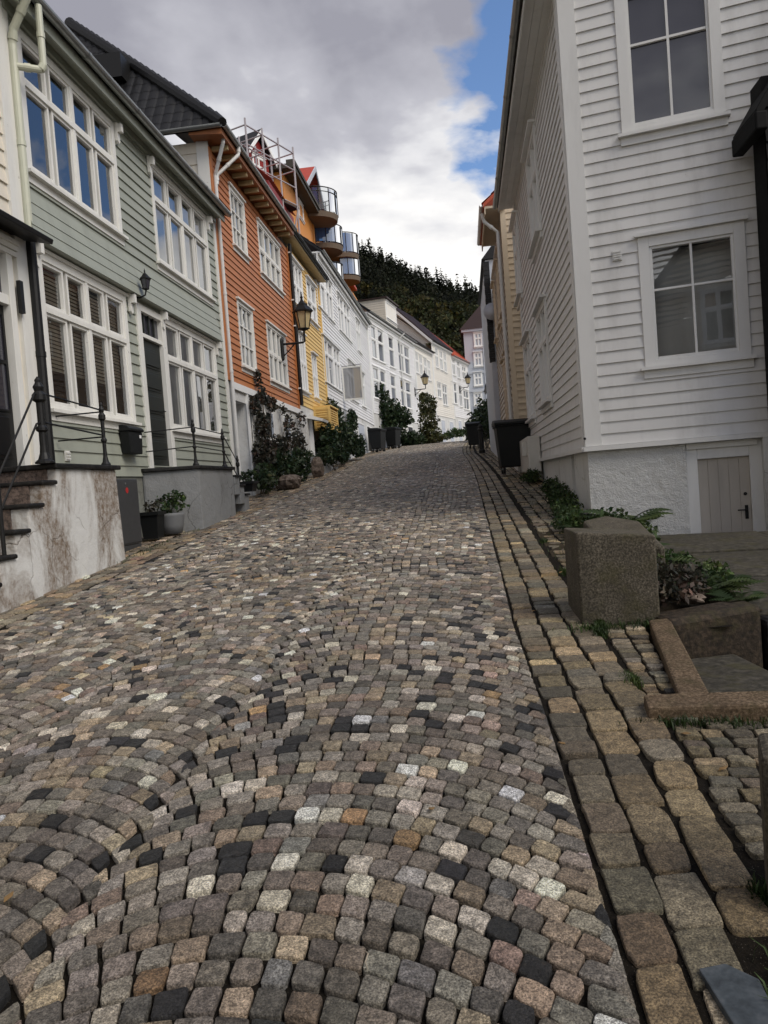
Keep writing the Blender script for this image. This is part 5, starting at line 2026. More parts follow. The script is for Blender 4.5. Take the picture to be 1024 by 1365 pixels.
# ================================================================== RIGHT SIDE
def grey_white_house():
    fs = Face((1.70, 0), (0, 1), -1)                    # side wall along the street
    c = np.array([1.70, 10.61])
    ff = Face(c, (.9755, -.220), 1)                     # front wall, turned a little towards the street
    h = thing('grey_white_house', 'large grey white clapboard house on the right with two four pane windows in front', 'house', (2.6, 12, .6))
    ZB, ZT = 1.80, 8.15
    YE = 19.2
    LF_ = 2.16
    w1 = list(ff.rect((819.5, 3), (968, 166)))
    w1 = [ff.uz(824, 90)[0], ff.uz(964, 90)[0], ff.uz(829, 181)[1], 7.78]
    w2 = [ff.uz(855, 400)[0], ff.uz(998, 400)[0], ff.uz(861, 490)[1], ff.uz(850, 318)[1]]
    siding(ff, .20, LF_ + .6, ZB, ZT + .6, .1565, [tuple(w1), tuple(w2)], .020, .003, vary=.02).build('front_wall', M['rgrey'], h)
    k = dict(sash=1, lights=2, rows=((0, 1, 1),), xbar=.62, trim='rtrim', casing=.135, bar=.03, sill=.06)
    window(ff, h, *w1, gm='glass_dark', room=False, head=.03, **k)
    window(ff, h, *w2, gm='glass', curtain='reflection_slats2', head=.05, **k)
    s3 = [fs.uz(716, 300)[0] - .1, fs.uz(702, 320)[0], 5.3, 7.05]
    a, b = fs.uz(738, 533)[0], fs.uz(725, 543)[0]
    s1 = [a, b, fs.uz(738, 531)[1], fs.uz(729, 391)[1] - .05]
    a2, b2 = fs.uz(716, 556)[0], fs.uz(706.5, 559)[0]
    s2 = [a2, b2, s1[2] - .06, s1[3]]
    a3, b3 = fs.uz(723.5, 304)[0], fs.uz(711, 325)[0]
    s3 = [a3, b3, fs.uz(723, 306)[1], min(7.75, fs.uz(712, 173)[1])]
    a4, b4 = fs.uz(697.5, 390)[0], fs.uz(691, 395)[0]
    s4 = [a4, b4, s3[2], s3[3]]
    siding(fs, 10.80, YE - .12, ZB, ZT, .1565, [tuple(s1), tuple(s2), tuple(s3), tuple(s4)], .020, .003, vary=.03).build('side_wall', M['rgrey'], h)
    for q in (s1, s2, s3, s4):
        window(fs, h, *q, sash=2, rows=((0, .66, 1), (.66, 1, 1)), trim='rtrim', gm='glass_far', casing=.11, room=False, head=.09, sill=.09, proud=.05)
    cb = MB()
    ff.box(cb, -.02, .20, ZB, ZT + .6, .0, .045)
    build_each(cb, 'corner_board', M['rtrim'], h)
    cb = MB()
    fs.box(cb, 10.61, 10.80, ZB, ZT, .0, .043)
    fs.box(cb, YE - .14, YE, ZB, ZT, .0, .043)
    build_each(cb, 'corner_board', M['rtrim'], h)
    tb = MB()                                           # water table over the plinth
    ff.box(tb, -.04, 3.6, ZB - .065, ZB - .004, -.1, .085)
    fs.box(tb, 10.58, YE, ZB - .066, ZB - .005, -.1, .08)
    build_each(tb, 'water_table', M['rtrim'], h)
    bs = MB()
    ff.box(bs, .0, ff.uz(917, 650)[0], .0, ZB - .066, -.5, -.01)
    build_each(bs, 'plinth', M['rough_white'], h)
    bs = MB()
    fs.box(bs, 10.62, 12.0, .3, ZB - .067, -.5, -.01)
    fs.box(bs, 12.35, YE, .3, ZB - .067, -.5, -.012)
    build_each(bs, 'side_plinth', M['wall_white'], h)
    vd = MB()
    fs.box(vd, 12.0, 12.35, .3, ZB - .067, -.5, -.25)
    vd.build('cellar_opening', M['board_grey'], h)
    # cellar door in its frame
    u0, u1 = ff.uz(917, 650)[0], ff.uz(1013, 640)[0]
    zt = ZB - .066
    fr = MB()
    ff.box(fr, u0 + .0, u0 + .14, .2, zt, -.16, -.055)
    ff.box(fr, u1 - .10, u1 + .05, .2, zt, -.16, -.055)
    ff.box(fr, u0 + .14, u1 - .10, zt - .22, zt, -.16, -.057)
    ff.box(fr, u0 + .01, u1, zt - .085, zt - .002, -.056, -.02)
    fr.build('cellar_door_frame', M['rtrim'], h, bevel=.006)
    db = MB()
    d0, d1 = u0 + .14, u1 - .10
    for j in range(5):
        x0, x1 = d0 + (d1 - d0) * j / 5, d0 + (d1 - d0) * (j + 1) / 5
        ff.box(db, x0 + .0012, x1 - .0012, .45, zt - .222, -.15, -.105)
    ff.box(db, d0, d1, .45, zt - .222, -.16, -.115)
    d = db.build('cellar_door', M['board_grey'], h, bevel=.003)
    handle(ff, d, d1 - .06, .78, -.105)
    lk = MB()
    lk.lathe((0, 0, 0), [(.022, 0), (.022, .012)], 12)
    p = np.array(ff.P(d1 - .065, 1.02, -.105))
    lk.v = [tuple(p + np.array([*ff.d, 0]) * x + np.array([0, 0, y]) + np.array([*ff.n, 0]) * z) for x, y, z in lk.v]
    lk.build('lock', M['iron'], d)
    pl = MB()
    ff.box(pl, u1 + .05, u1 + .9, -.3, zt - .001, -.5, .10)
    pl.build('pier', M['wall_white'], h)
    v = MB()
    vu, vz = ff.uz(823, 341)
    ff.box(v, vu - .06, vu + .06, vz - .07, vz + .07, .0, .035)
    for j in range(4):
        ff.box(v, vu - .045, vu + .045, vz - .055 + .03 * j, vz - .04 + .03 * j, .036, .05)
    v.build('air_vent', M['rtrim'], h)
    bt = MB()
    bu, bz = ff.uz(780, 585)
    bt.lathe((0, 0, 0), [(.018, 0), (.018, .01)], 10)
    p = np.array(ff.P(bu, bz, .045))
    bt.v = [tuple(p + np.array([*ff.d, 0]) * x + np.array([0, 0, y]) + np.array([*ff.n, 0]) * z) for x, y, z in bt.v]
    bt.build('bolt', M['iron'], h)
    # eaves with a boarded soffit
    ev = MB()
    P = fs.P
    for j in range(3):
        a, b = j * .13, (j + 1) * .13 - .006
        fs.box(ev, 10.3, YE + .1, ZT - .03, ZT + .0, a, b)
    fs.box(ev, 10.3, YE + .1, ZT - .09, ZT + .09, .385, .41)
    ev.build('eaves', M['rtrim'], h)
    g = MB()
    gutter(g, P(10.2, ZT + .10, .475), P(YE + .1, ZT + .06, .475), .065)
    g.build('gutter', M['zinc'], h)
    lean_roof(h, fs, 10.3, YE + .1, ZT + .12, .43, 3.6, .8, 'tile_black')
    hs = MB()
    hs.hexa([(1.9, 10.85, .2), (5.4, 10.1, .2), (5.4, YE - .05, .2), (1.9, YE - .05, .2), (1.9, 10.85, 8.1), (5.4, 10.1, 8.1), (5.4, YE - .05, 8.1), (1.9, YE - .05, 8.1)])
    hs.build('rear_walls', M['rgrey'], h)
    fe = MB()                                           # far end wall
    fe.box(1.705, 5.4, YE - .049, YE, .4, 8.1)
    fe.build('end_wall', M['rgrey'], h)
    return fs, ff


RS, RF = grey_white_house()


def meter_cabinet():
    fs = RS
    u0, u1 = fs.uz(722, 590)[0], fs.uz(706, 590)[0]
    z0, z1 = 1.52, 2.30
    h = thing('meter_cabinet', 'off white meter cabinet on the grey white side wall by the large black bin', 'cabinet', fs.P((u0 + u1) / 2, z0, .1))
    b = MB()
    fs.box(b, u0, u1, z0, z1, .03, .30)
    b.build('body', M['meter'], h, bevel=.02)
    b = MB()
    fs.box(b, u0 + .3, u0 + .52, z1 - .42, z1 - .10, .30, .40)
    b.build('box', M['meter'], h, bevel=.01)


meter_cabinet()


def black_house():
    Y0 = 9.55
    h = thing('black_house', 'black painted house with a steep black gable at the right edge', 'house', (5, 9.6, 1))
    X0 = on_y(1006, 250, 9.95)[0]
    f = Face((X0, Y0), (1, 0), 1)
    q0, q1 = on_y(977, 184, 9.98), on_y(1024, 100, 9.98)
    sl = (q1[2] - q0[2]) / (q1[0] - q0[0])
    z0 = q0[2] + sl * (X0 - q0[0])
    zb = 1.80
    siding(f, .0, 4.2, zb, z0 + sl * 2.2, .2, (), top=lambda u: z0 - .12 + sl * min(u, 4.4 - u)).build('wall', M['black_paint'], h)
    b = MB()
    f.box(b, .02, 4.2, -.6, zb - .002, -.4, -.01)
    b.build('base_wall', M['wall_white'], h)
    b = MB()
    b.box(X0 + .01, 7.8, Y0 + .05, Y0 + .40, zb - .05, z0 + .2)
    b.build('rear_walls', M['black_paint'], h)
    r = MB()
    dn = np.array([0, 0, -.17])
    A, B_ = np.array([q0[0], Y0 - .32, q0[2]]), np.array([q0[0] + 2.35, Y0 - .32, q0[2] + sl * 2.35])
    r.prism([A, B_, B_ + dn, A + dn], (0, .75, 0))
    C_ = np.array([B_[0] + 2.35, B_[1], A[2]])
    r.prism([B_, C_, C_ + dn, B_ + dn], (0, .8, 0))
    r.build('roof', M['black_paint'], h, bevel=.01)
    r = MB()
    r.box(q0[0] - .02, q0[0] + .12, Y0 - .34, Y0 + .44, q0[2] - .24, q0[2] - .03)
    r.build('eaves', M['black_paint'], h, bevel=.02)


black_house()


def reflected_house():
    """The gabled house across the lower street, behind the viewer: the front window mirrors it."""
    f = Face((6.6, -6.2), (-1, 0), 1)
    h = thing('tan_house', 'tan gabled house across the lower street, seen only mirrored in the lower front window', 'house', (2.5, -6.2, -.8))
    zr = 10.4
    siding(f, 0, 8.2, -.8, zr, .18, [(2.2, 3.3, 5.4, 7.2), (4.6, 5.7, 5.4, 7.2)], top=lambda u: 6.0 + 1.07 * min(u, 8.2 - u)).build('wall', M['sand'], h)
    for a in (2.2, 4.6):
        window(f, h, a, a + 1.1, 5.4, 7.2, sash=2, gm='glass_far', room=False, trim='trim_clean')
    r = MB()
    for s in (-1, 1):
        e = -.4 if s < 0 else 8.6
        p = [f.P(e, 5.57, .4), f.P(4.1, zr, .4), f.P(4.1, zr, -6), f.P(e, 5.57, -6)]
        up = np.array([0, 0, .2])
        r.hexa([np.array(q) for q in p] + [np.array(q) + up for q in p])
    build_each(r, 'roof', M['tile_black'], h)
    b = MB()
    b.box(-1.55, 6.55, -12, -6.25, -1.0, 6.0)
    b.build('rear_walls', M['sand'], h)


reflected_house()


def sand_house():
    YN = 20.30
    XF = 1.42
    h = thing('sand_house', 'sand coloured clapboard house just past the grey white house, with a white downpipe', 'house', (2.2, 23, 1.6))
    fn = Face((XF, YN), (1, 0), 1)
    siding(fn, .12, 2.2, 1.7, 8.7, .165).build('end_wall', M['sand'], h)
    cb = MB()
    fn.box(cb, -.02, .12, 1.7, 8.7, 0, .04)
    cb.build('corner_board', M['sand'], h)
    fs = Face((XF, 0), (0, 1), -1)
    Z = 8.55
    ws = [[21.0, 21.9, 3.0, 4.9], [21.0, 21.9, 6.0, 7.8], [22.6, 23.5, 3.0, 4.9], [22.6, 23.5, 6.0, 7.8], [25.0, 25.9, 6.0, 7.8]]
    siding(fs, YN, 27.0, 2.0, Z, .165, [tuple(w) for w in ws]).build('side_wall', M['taupe'], h)
    for w in ws:
        window(fs, h, *w, sash=2, rows=((0, .6, 1), (.6, 1, 1)), trim='sand', gm='glass_far', room=False, head=.08, proud=.05, sill=.08)
    b = MB()
    fs.box(b, YN, 27, .8, 2.0, -.4, .0)
    b.build('base_wall', M['wall_white'], h)
    ev = MB()
    fs.box(ev, YN - .25, 23.3, Z - .1, Z - .04, -.1, .40)
    fs.box(ev, YN - .25, 23.3, Z - .24, Z, .40, .43)
    ev.build('eaves', M['sand'], h)
    lean_roof(h, fs, YN - .28, 23.3, Z + .02, .46, 3.2, .85, 'tile_orange')
    g = MB()
    gutter(g, fs.P(YN - .3, Z + .0, .50), fs.P(23.3, Z, .50), .06)
    g.build('gutter', M['pipe_white'], h)
    downpipe(h, [fs.P(YN + .1, Z - .1, .48), fs.P(YN + .1, Z - .32, .44), fs.P(YN + .12, Z - .62, .1), fs.P(YN + .12, 1.8, .08)], .05, 'pipe_white')
    r = MB()
    r.box(XF + .35, 5, YN + .06, 27, .8, 8.4)
    r.build('rear_walls', M['sand'], h)


sand_house()


def far_right_house():
    YN = 27.05
    a = on_y(648, 372, YN)
    XF, Z = a[0], on_y(645, 345, YN)[2]
    h = thing('grey_house', 'narrow grey house with a satellite dish and slate edge, mostly hidden by the sand house', 'house', (2.2, 30, 2.2))
    fn = Face((XF, YN), (1, 0), 1)
    b = MB()
    b.box(XF, 5, YN, 34, 1.5, Z - .05)
    b.build('wall', M['pewter'], h)
    sl = MB()
    for k in range(22):
        fn.box(sl, -.07 + .008 * (k % 2), .14, Z - .1 - .16 * (k + 1), Z - .1 - .16 * k - .01, -.2, .03 + .004 * (k % 3))
    sl.build('slate_hanging', M['tile_black'], h)
    r = MB()
    r.hexa([(XF - .12, YN - .1, Z - .04), (5, YN - .1, Z - .04), (5, 34, Z - .04), (XF - .12, 34, Z - .04), (XF + .6, YN - .1, Z + .8), (5, YN - .1, Z + .8), (5, 34, Z + .8), (XF + .6, 34, Z + .8)])
    r.build('roof', M['tile_black'], h)
    d = MB()
    d.lathe((0, 0, 0), [(.02, -.10), (.16, -.075), (.29, -.02), (.30, .0)], 20)
    c = on_y(656, 415, YN - .35)
    d.v = [(c[0] + x, c[1] - z, c[2] + y) for x, y, z in d.v]
    d.build('satellite_dish', M['pewter'], h, smooth=True)


far_right_house()


def small_porch():
    h = thing('white_cottage', 'small white clapboard cottage with a low dark tiled roof before the tall grey building', 'cottage', (2.4, 44, 3.3))
    Y0 = 44.0
    a = on_y(648, 513, Y0)
    e = on_y(660, 498, Y0)
    f = Face((a[0] + .25, Y0), (1, 0), 1)
    zt = a[2] - .05
    siding(f, 0, 2.5, 3.0, zt + .5, .17).build('end_wall', M['white'], h)
    cb = MB()
    f.box(cb, -.02, .14, 3.0, zt, 0, .04)
    cb.build('corner_board', M['trim_clean'], h)
    mb = MB()
    O = np.array([a[0], Y0 - .3, a[2]])
    T = np.array([.70, 0, .72])
    T /= np.linalg.norm(T)
    roof_tiles(mb, O + np.array([0, 4.3, 0]), (0, -1, 0), T, 0, 4.3, lambda s: 2.2, .24, .3)
    mb.prism([O, O + T * 2.2, O + T * 2.2 + np.array([.05, 0, -.14]), O + np.array([.05, 0, -.14])], (0, 4.3, 0))
    mb.build('roof', M['tile_black'], h)
    s = MB()
    s.box(a[0] + .26, 5, Y0 + .05, Y0 + 4, 2.8, zt)
    s.build('side_wall', M['white'], h)


small_porch()


def tall_grey_building():
    Y0 = 75.0
    h = thing('apartment_building', 'tall blue grey town building with a dark red mansard roof closing the street', 'building', (3, Y0, 5))
    a = on_y(617.5, 440, Y0)
    x0, ze = a[0], a[2]
    f = Face((x0, Y0), (1, -.03), 1)
    w = MB()
    f.box(w, 0, 7.5, 2.5, ze, -9, 0)
    w.build('wall', M['pewter'], h)
    st = MB()
    for z in (f.uz(640, 496)[1], f.uz(640, 520)[1]):
        f.box(st, 0, 7.5, z - .12, z + .12, .0, .10)
    f.box(st, -.2, 7.6, ze - .25, ze, .0, .25)
    f.box(st, f.uz(646.5, 470)[0] - .18, f.uz(646.5, 470)[0] + .18, 4, ze - .26, .0, .12)
    st.build('moulding', M['pewter'], h)
    for (xa, xb) in ((631.5, 643.5), (650, 659.5), (666, 676)):
        for (ya, yb) in ((443, 462), (469, 488), (496, 514), (523, 540)):
            q = [f.uz(xa, (ya + yb) / 2)[0], f.uz(xb, (ya + yb) / 2)[0], f.uz((xa + xb) / 2, yb)[1], f.uz((xa + xb) / 2, ya)[1]]
            window(f, h, *q, sash=2, rows=((0, .62, 1), (.62, 1, 1)), trim='trim_clean', gm='glass_far', casing=.16, room=False, head=.1, proud=.10, sill=.1)
    r = MB()
    P = f.P
    hz = ze + 2.9
    r.hexa([P(-.35, ze, .35), P(7.7, ze, .35), P(7.7, ze, -9), P(-.35, ze, -9), P(2.0, hz, -2.2), P(6.0, hz, -2.2), P(6.0, hz, -7), P(2.0, hz, -7)])
    r.build('roof', M['tile_brown'], h)
    s = MB()
    f.box(s, 2.15, 2.75, ze + .75, ze + 1.35, -.9, -.2)
    f.box(s, 3.0, 3.5, ze + .75, ze + 1.35, -.9, -.2)
    build_each(s, 'roof_window', M['trim_clean'], h)


tall_grey_building()


# ------------------------------------------------------------------ stonework of the sunken yard
def slab(name, label, cat, poly, z0, z1, mat, bevel=.012, group=None, zs=None, jit=.0):
    mb = MB()
    n = len(poly)
    zt = zs or [z1] * n
    vs = [(x, y, z0) for x, y in poly] + [(x, y, t) for (x, y), t in zip(poly, zt)]
    fs = [tuple(range(n))[::-1], tuple(range(n, 2 * n))] + [(i, (i + 1) % n, n + (i + 1) % n, n + i) for i in range(n)]
    mb.add(vs, fs)
    return tag(mb.build(name, M[mat], bevel=bevel), label, cat, group)


slab('granite_block', 'big square granite block with a flat top standing at the edge of the setts', 'stone block', [(.735, 5.98), (.752, 5.43), (1.30, 5.44), (1.36, 5.98)][::-1], .30, 1.02, 'granite', .014, zs=[1.055, 1.055, 1.0, .995][::-1])
slab('stone_slab', 'mossy flat stone slab lying behind the big square granite block', 'stone slab', [(1.14, 6.6), (1.60, 6.4), (1.74, 7.9), (1.52, 8.5), (1.22, 8.2)], .4, .86, 'granite', .03, zs=[.84, .82, .93, .97, .95])
_k = [on_z(865, 826, .43), on_z(893, 823, .43), on_z(947, 924, .325), on_z(905, 926, .325)]
slab('kerb_stone', 'long tan kerb stone running away between the small setts and the pit', 'kerb stone', [(p[0], p[1]) for p in _k][::-1], -.45, .4, 'granite_tan', .014, zs=[p[2] for p in _k][::-1])
slab('kerb_stone', 'long brown kerb stone lying across the near end of the pit', 'kerb stone', [(.80, 3.70), (3.3, 3.60), (3.3, 3.80), (.82, 3.885)], -.45, .33, 'granite_tan', .016, zs=[.325, .325, .34, .34])
_a, _b = on_z(893, 822, .44), on_z(985, 806, .46)
slab('retaining_stone', 'rough brown block forming the far wall of the pit', 'stone block', [(1.30, 5.22), (1.98, 5.42), (1.95, 5.75), (1.24, 5.55)], -.75, .44, 'dark_block', .04, zs=[.43, .47, .47, .43])
slab('floor_slab', 'pale grey floor slab with a dark wet patch at the bottom of the pit', 'stone slab', [(1.16, 3.82), (1.62, 3.84), (1.80, 4.75), (1.74, 5.30), (1.34, 5.20)], -.70, .17, 'flag', .02)
slab('retaining_stone', 'dark stone wall under the yard slabs at the right end of the pit', 'stone block', [(2.0, 5.42), (4.4, 5.55), (4.4, 5.9), (1.97, 5.85)], -.75, .36, 'slate', .04)
_ys = [(5.60, 6.95), (6.97, 8.35), (8.37, 9.95)]
for i, (ya, yb) in enumerate(_ys):
    xa = [1.98, 2.0, 2.02][i]
    z = [.40, .47, .55][i]
    slab('paving_slab', ['worn grey paving slab above the pit, nearest of the yard', 'brown mossy paving slab in the middle of the sunken yard', 'dark paving slab below the cellar door'][i], 'paving slab',
         [(xa, ya), (3.3 + .1 * i, ya - .04), (3.32 + .1 * i, yb - .05 - .2 * (i == 2)), (xa + .05, yb)], .0, z, 'flag', .012, 'paving slabs of the yard', zs=[z - .02, z - .03, z + .03, z + .04])
    slab('paving_slab', ['grey paving slab by the right edge of the picture above the pit', 'brown slab by the right edge in the middle of the yard', 'narrow dark slab against the black house'][i], 'paving slab',
         [(3.32 + .1 * i, ya - .04), (4.8, ya - .05), (4.8, yb - .4), (3.34 + .1 * i, yb - .05 - .2 * (i == 2))], .0, z, 'flag', .012, 'paving slabs of the yard', zs=[z - .03, z - .03, z + .02, z + .02])
_p = on_y(1005, 1008, 2.27)
slab('stone_post', 'stubby granite post at the right edge beside the last kerb stones', 'post', [(.80, 2.26), (1.05, 2.23), (1.10, 2.46), (.868, 2.48)], .0, _p[2], 'granite', .02)
slab('slate_slab', 'thin blue grey slate with a pointed corner at the lower right', 'slab', [(.555, 1.80), (.66, 1.80), (.665, 1.98), (.60, 2.04), (.525, 2.02)], .06, .142, 'slate_blue', .004, zs=[.134, .136, .150, .153, .152])


def soil_bank():
    """Earth between the setts and the yard, sloping down."""
    xs, ys = np.linspace(.86, 2.06, 14), np.linspace(5.6, 10.6, 34)
    X, Y = np.meshgrid(xs, ys)
    t = np.clip((X - 1.05) / .95, 0, 1)
    Z = (surf(X, Y) - .02) * (1 - t) + t * (.42 + .05 * (Y - 5.6) / 2)
    Z = np.minimum(Z, surf(X, Y) - .015) + rng.normal(0, .012, X.shape)
    i = np.arange(X.size).reshape(X.shape)
    q = np.stack([i[:-1, :-1], i[:-1, 1:], i[1:, 1:], i[1:, :-1]], -1).reshape(-1, 4)
    arrays_obj('soil_bank', np.stack([X, Y, Z], -1).reshape(-1, 3), q, mats=[M['earth']], kind='structure')


soil_bank()


# ------------------------------------------------------------------ bins, pots, stones
def wheelie_bin(c, w, d, hgt, yaw, label, group='bins along the street'):
    h = thing('wheelie_bin', label, 'bin', c, group)
    h.rotation_euler.z = yaw
    WORLD[h.name] = (0, 0, 0)
    b = MB()
    t, q = .84, .80
    b.hexa([(-w / 2 * t, -d / 2 * q, .16), (w / 2 * t, -d / 2 * q, .16), (w / 2 * t, d / 2 * q, .16), (-w / 2 * t, d / 2 * q, .16),
            (-w / 2, -d / 2, hgt - .16), (w / 2, -d / 2, hgt - .16), (w / 2, d / 2, hgt - .16), (-w / 2, d / 2, hgt - .16)])
    b.box(-w / 2 - .03, w / 2 + .03, -d / 2 - .03, d / 2 + .03, hgt - .20, hgt - .15)
    b.build('body', M['bin'], h, bevel=.03)
    l = MB()
    pr = [(-d / 2 - .05, hgt - .148), (d / 2 + .04, hgt - .148), (d / 2 + .04, hgt - .06), (d / 4, hgt), (-d / 4, hgt - .015), (-d / 2 - .05, hgt - .09)]
    l.prism([(-w / 2 - .04, y, z) for y, z in pr], (w + .08, 0, 0))
    l.build('lid', M['bin'], h, bevel=.015)
    for sx in (-1, 1):
        for sy in ((-1, 1) if w > .75 else (1,)):
            k = MB()
            x = sx * w * .34
            k.tube([(x - .03, sy * d * .3, .09), (x + .03, sy * d * .3, .09)], .088, 14)
            k.build('wheel', M['rubber'], h)
            if w > .75:
                k = MB()
                k.box(x - .045, x + .045, sy * d * .3 - .03, sy * d * .3 + .03, .10, .19)
                k.build('wheel_fork', M['zinc'], h)
    if w <= .75:
        k = MB()
        k.tube([(-w * .35, d / 2 + .06, hgt - .1), (w * .35, d / 2 + .06, hgt - .1)], .016, 8)
        k.build('handle', M['bin'], h)
    return h


g0 = on_z(684, 624, 1.55)
wheelie_bin((1.29, 19.2, gz(19.2) - .01), .92, .74, 1.36, .05, 'large black wheeled bin standing alone before the meter cabinet on the right')
wheelie_bin((.55 + .0, 36.0, gz(36.0) - .01), .60, .65, 1.25, -.1, 'dark bin half buried in the bushes on the right side of the street')
q = on_z(503, 601, gz(43.0))
wheelie_bin((-4.62, 41.2, gz(41.2) - .01), .95, .70, 1.30, R(78), 'wide black bin with a pale label, left of the pair before the white house')
wheelie_bin((-4.05, 44.4, gz(44.4) - .01), .85, .70, 1.28, R(72), 'plain black bin, right of the pair below the bushy tree')


def bollard():
    y = 31.0
    x = on_y(642, 590, y)[0]
    h = thing('bollard', 'black iron bollard with a knobbed top beside the bushes on the right', 'bollard', (x, y, gz(y)))
    b = MB()
    b.lathe((x, y, gz(y) - .02), [(.13, 0), (.13, .12), (.10, .16), (.09, .9), (.12, .93), (.12, .98), (.08, 1.02), (.10, 1.08), (.05, 1.16), (.01, 1.18)], 14)
    b.build('shaft', M['iron'], h, smooth=False)


bollard()


def leaf_quads(blobs, n, size, shell=.45, droop=0.0, flat=0.0, aspect=1.7, var=.35):
    """Leaf-sized quads spread through ellipsoids (x,y,z,rx,ry,rz[,weight]). Returns V, quads, tint."""
    B = np.array([b if len(b) > 6 else (*b, 1.0) for b in blobs], float)
    wt = B[:, 6] * B[:, 3] * B[:, 4] * B[:, 5]
    wt = B[:, 6] * (B[:, 3] * B[:, 4] * B[:, 5]) ** .67
    k = rng.choice(len(B), n, p=wt / wt.sum())
    d = rng.normal(0, 1, (n, 3))
    d /= np.linalg.norm(d, axis=1, keepdims=True)
    r = rng.uniform(shell ** 3, 1, n) ** (1 / 3) * rng.normal(1, .10, n)
    c = B[k, :3] + d * r[:, None] * B[k, 3:6]
    a = rng.normal(0, 1, (n, 3))
    a[:, 2] -= droop
    a /= np.linalg.norm(a, axis=1, keepdims=True)
    b = np.cross(a, rng.normal(0, 1, (n, 3)) + np.array([0, 0, flat]))
    b /= np.linalg.norm(b, axis=1, keepdims=True) + 1e-9
    s = size * rng.uniform(.55, 1.35, n)[:, None]
    a, b = a * s * aspect * .5, b * s * .5
    V = np.stack([c - a, c + b * .9 + a * .1, c + a, c - b * .9 + a * .1], 1).reshape(-1, 3)
    Q = np.arange(4 * n).reshape(n, 4)
    t = rng.lognormal(0, var, n)
    hue = rng.normal(0, .12, n)
    tint = np.stack([t * (1 + hue), t, t * (1 - .5 * hue)], 1)
    return V, Q, np.repeat(tint, 4, 0)


def foliage(name, parent, blobs, n, size, mat='leaf', **k):
    V, Q, t = leaf_quads(blobs, n, size, **k)
    V = V - np.array(WORLD[parent.name]) if parent is not None else V
    o = arrays_obj(name, V, Q, t, [M[mat]])
    if parent is not None:
        o.parent = parent
    return o


def shrub(name, label, cat, base, blobs, n, size, mat='leaf', stems=5, group=None, leafname='foliage', **k):
    h = thing(name, label, cat, base, group)
    foliage(leafname, h, blobs, n, size, mat, **k)
    if stems:
        s = MB()
        for i in range(stems):
            b = random.choice(blobs)
            m = np.array([(base[0] + b[0]) / 2 + random.uniform(-.1, .1), (base[1] + b[1]) / 2 + random.uniform(-.1, .1), (base[2] + b[2]) / 2])
            s.tube([np.array(base) + np.array([random.uniform(-.12, .12), random.uniform(-.12, .12), -.05]), m, np.array(b[:3]) + np.array([0, 0, b[5] * .4])], [.016, .012, .004], 5)
        s.build('stems', M['stem'], h)
    return h


def pb(px, py, X, r, rx=None, rz=None, wgt=1.0):
    """Blob centred on an image point at side distance X."""
    p = on_x(px, py, X)
    return (p[0], p[1], p[2], rx or r, r, rz or r, wgt)


# climbing rose on the orange house's plinth
b0 = on_x(352, 640, -5.15)
shrub('climbing_rose', 'tall dark climbing rose with bronze leaf tips reaching up the orange boards', 'climber', (b0[0], b0[1], gz(b0[1])),
      [pb(344, 505, -5.28, .22, .08, .30, .5), pb(350, 528, -5.25, .40, .12, .25, .8), pb(340, 540, -5.24, .30, .12, .25), pb(362, 538, -5.24, .40, .12, .22, .7), pb(376, 545, -5.27, .35, .08, .2, .4), pb(350, 570, -5.18, .35, .18, .4), pb(352, 605, -5.08, .5, .28, .42), pb(372, 600, -5.1, .7, .25, .45, .7), pb(385, 565, -5.2, .6, .12, .35, .35), pb(398, 590, -5.15, .8, .2, .4, .6), pb(402, 560, -5.25, .5, .10, .3, .3)],
      2900, .075, 'leaf_rose', 9, shell=.1)
b0 = on_x(375, 640, -4.9)
shrub('shrub', 'dense dark shrub at the foot of the climbing rose behind a reddish rock', 'shrub', (b0[0], b0[1], gz(b0[1])),
      [pb(352, 636, -4.95, .5, .3, .35), pb(380, 625, -4.95, .8, .32, .5), pb(400, 620, -4.95, .8, .3, .5), pb(365, 615, -5.0, .5, .25, .4)], 2600, .075, 'leaf', 6, shell=.2)
b0 = on_x(455, 605, -4.9)
shrub('shrub', 'wide dark shrub trailing up the white plinth right of the yellow house', 'shrub', (b0[0], b0[1], gz(b0[1])),
      [pb(440, 590, -4.9, 1.1, .4, .8), pb(448, 565, -5.0, 1.1, .35, .8), pb(462, 585, -4.9, 1.4, .4, .7), pb(475, 592, -4.8, 1.2, .4, .5), pb(443, 548, -5.1, .7, .25, .5), pb(470, 560, -5.1, 1.2, .2, .5)], 3400, .11, 'leaf', 8, shell=.15)
b0 = on_x(445, 612, -4.65)
shrub('shrub', 'low ragged shrub spilling on the gutter stones below the white house', 'shrub', (b0[0], b0[1], gz(b0[1])),
      [pb(435, 608, -4.75, .9, .3, .3), pb(455, 606, -4.7, 1.3, .3, .3), pb(478, 601, -4.7, 1.2, .3, .28)], 1400, .09, 'leaf', 4, shell=.2)
p0 = on_y(520, 590, 47.5)
PB = lambda px, py, Y, rx, rz, ry=None: (*on_y(px, py, Y), rx, ry or rx, rz)
shrub('small_tree', 'bushy small tree with loose arching sprays above the two black bins', 'tree', (p0[0], p0[1], gz(47.5)),
      [PB(511, 535, 47.5, .55, .8), PB(520, 550, 47.5, .9, .9), PB(532, 556, 47.8, .8, .7), PB(508, 520, 47.5, .22, .5), PB(540, 560, 48, .6, .3), PB(522, 572, 47.5, 1.0, .7)], 2400, .15, 'leaf', 7, shell=.1, leafname='crown')
p0 = on_y(548, 598, 49)
shrub('shrub', 'round dark shrub between the bins and the tall ivy column', 'shrub', (p0[0], p0[1], gz(49)),
      [PB(548, 585, 49, .75, .5), PB(540, 588, 49, .5, .4), PB(558, 588, 49.2, .5, .4)], 1300, .13, 'leaf', 4, shell=.2)
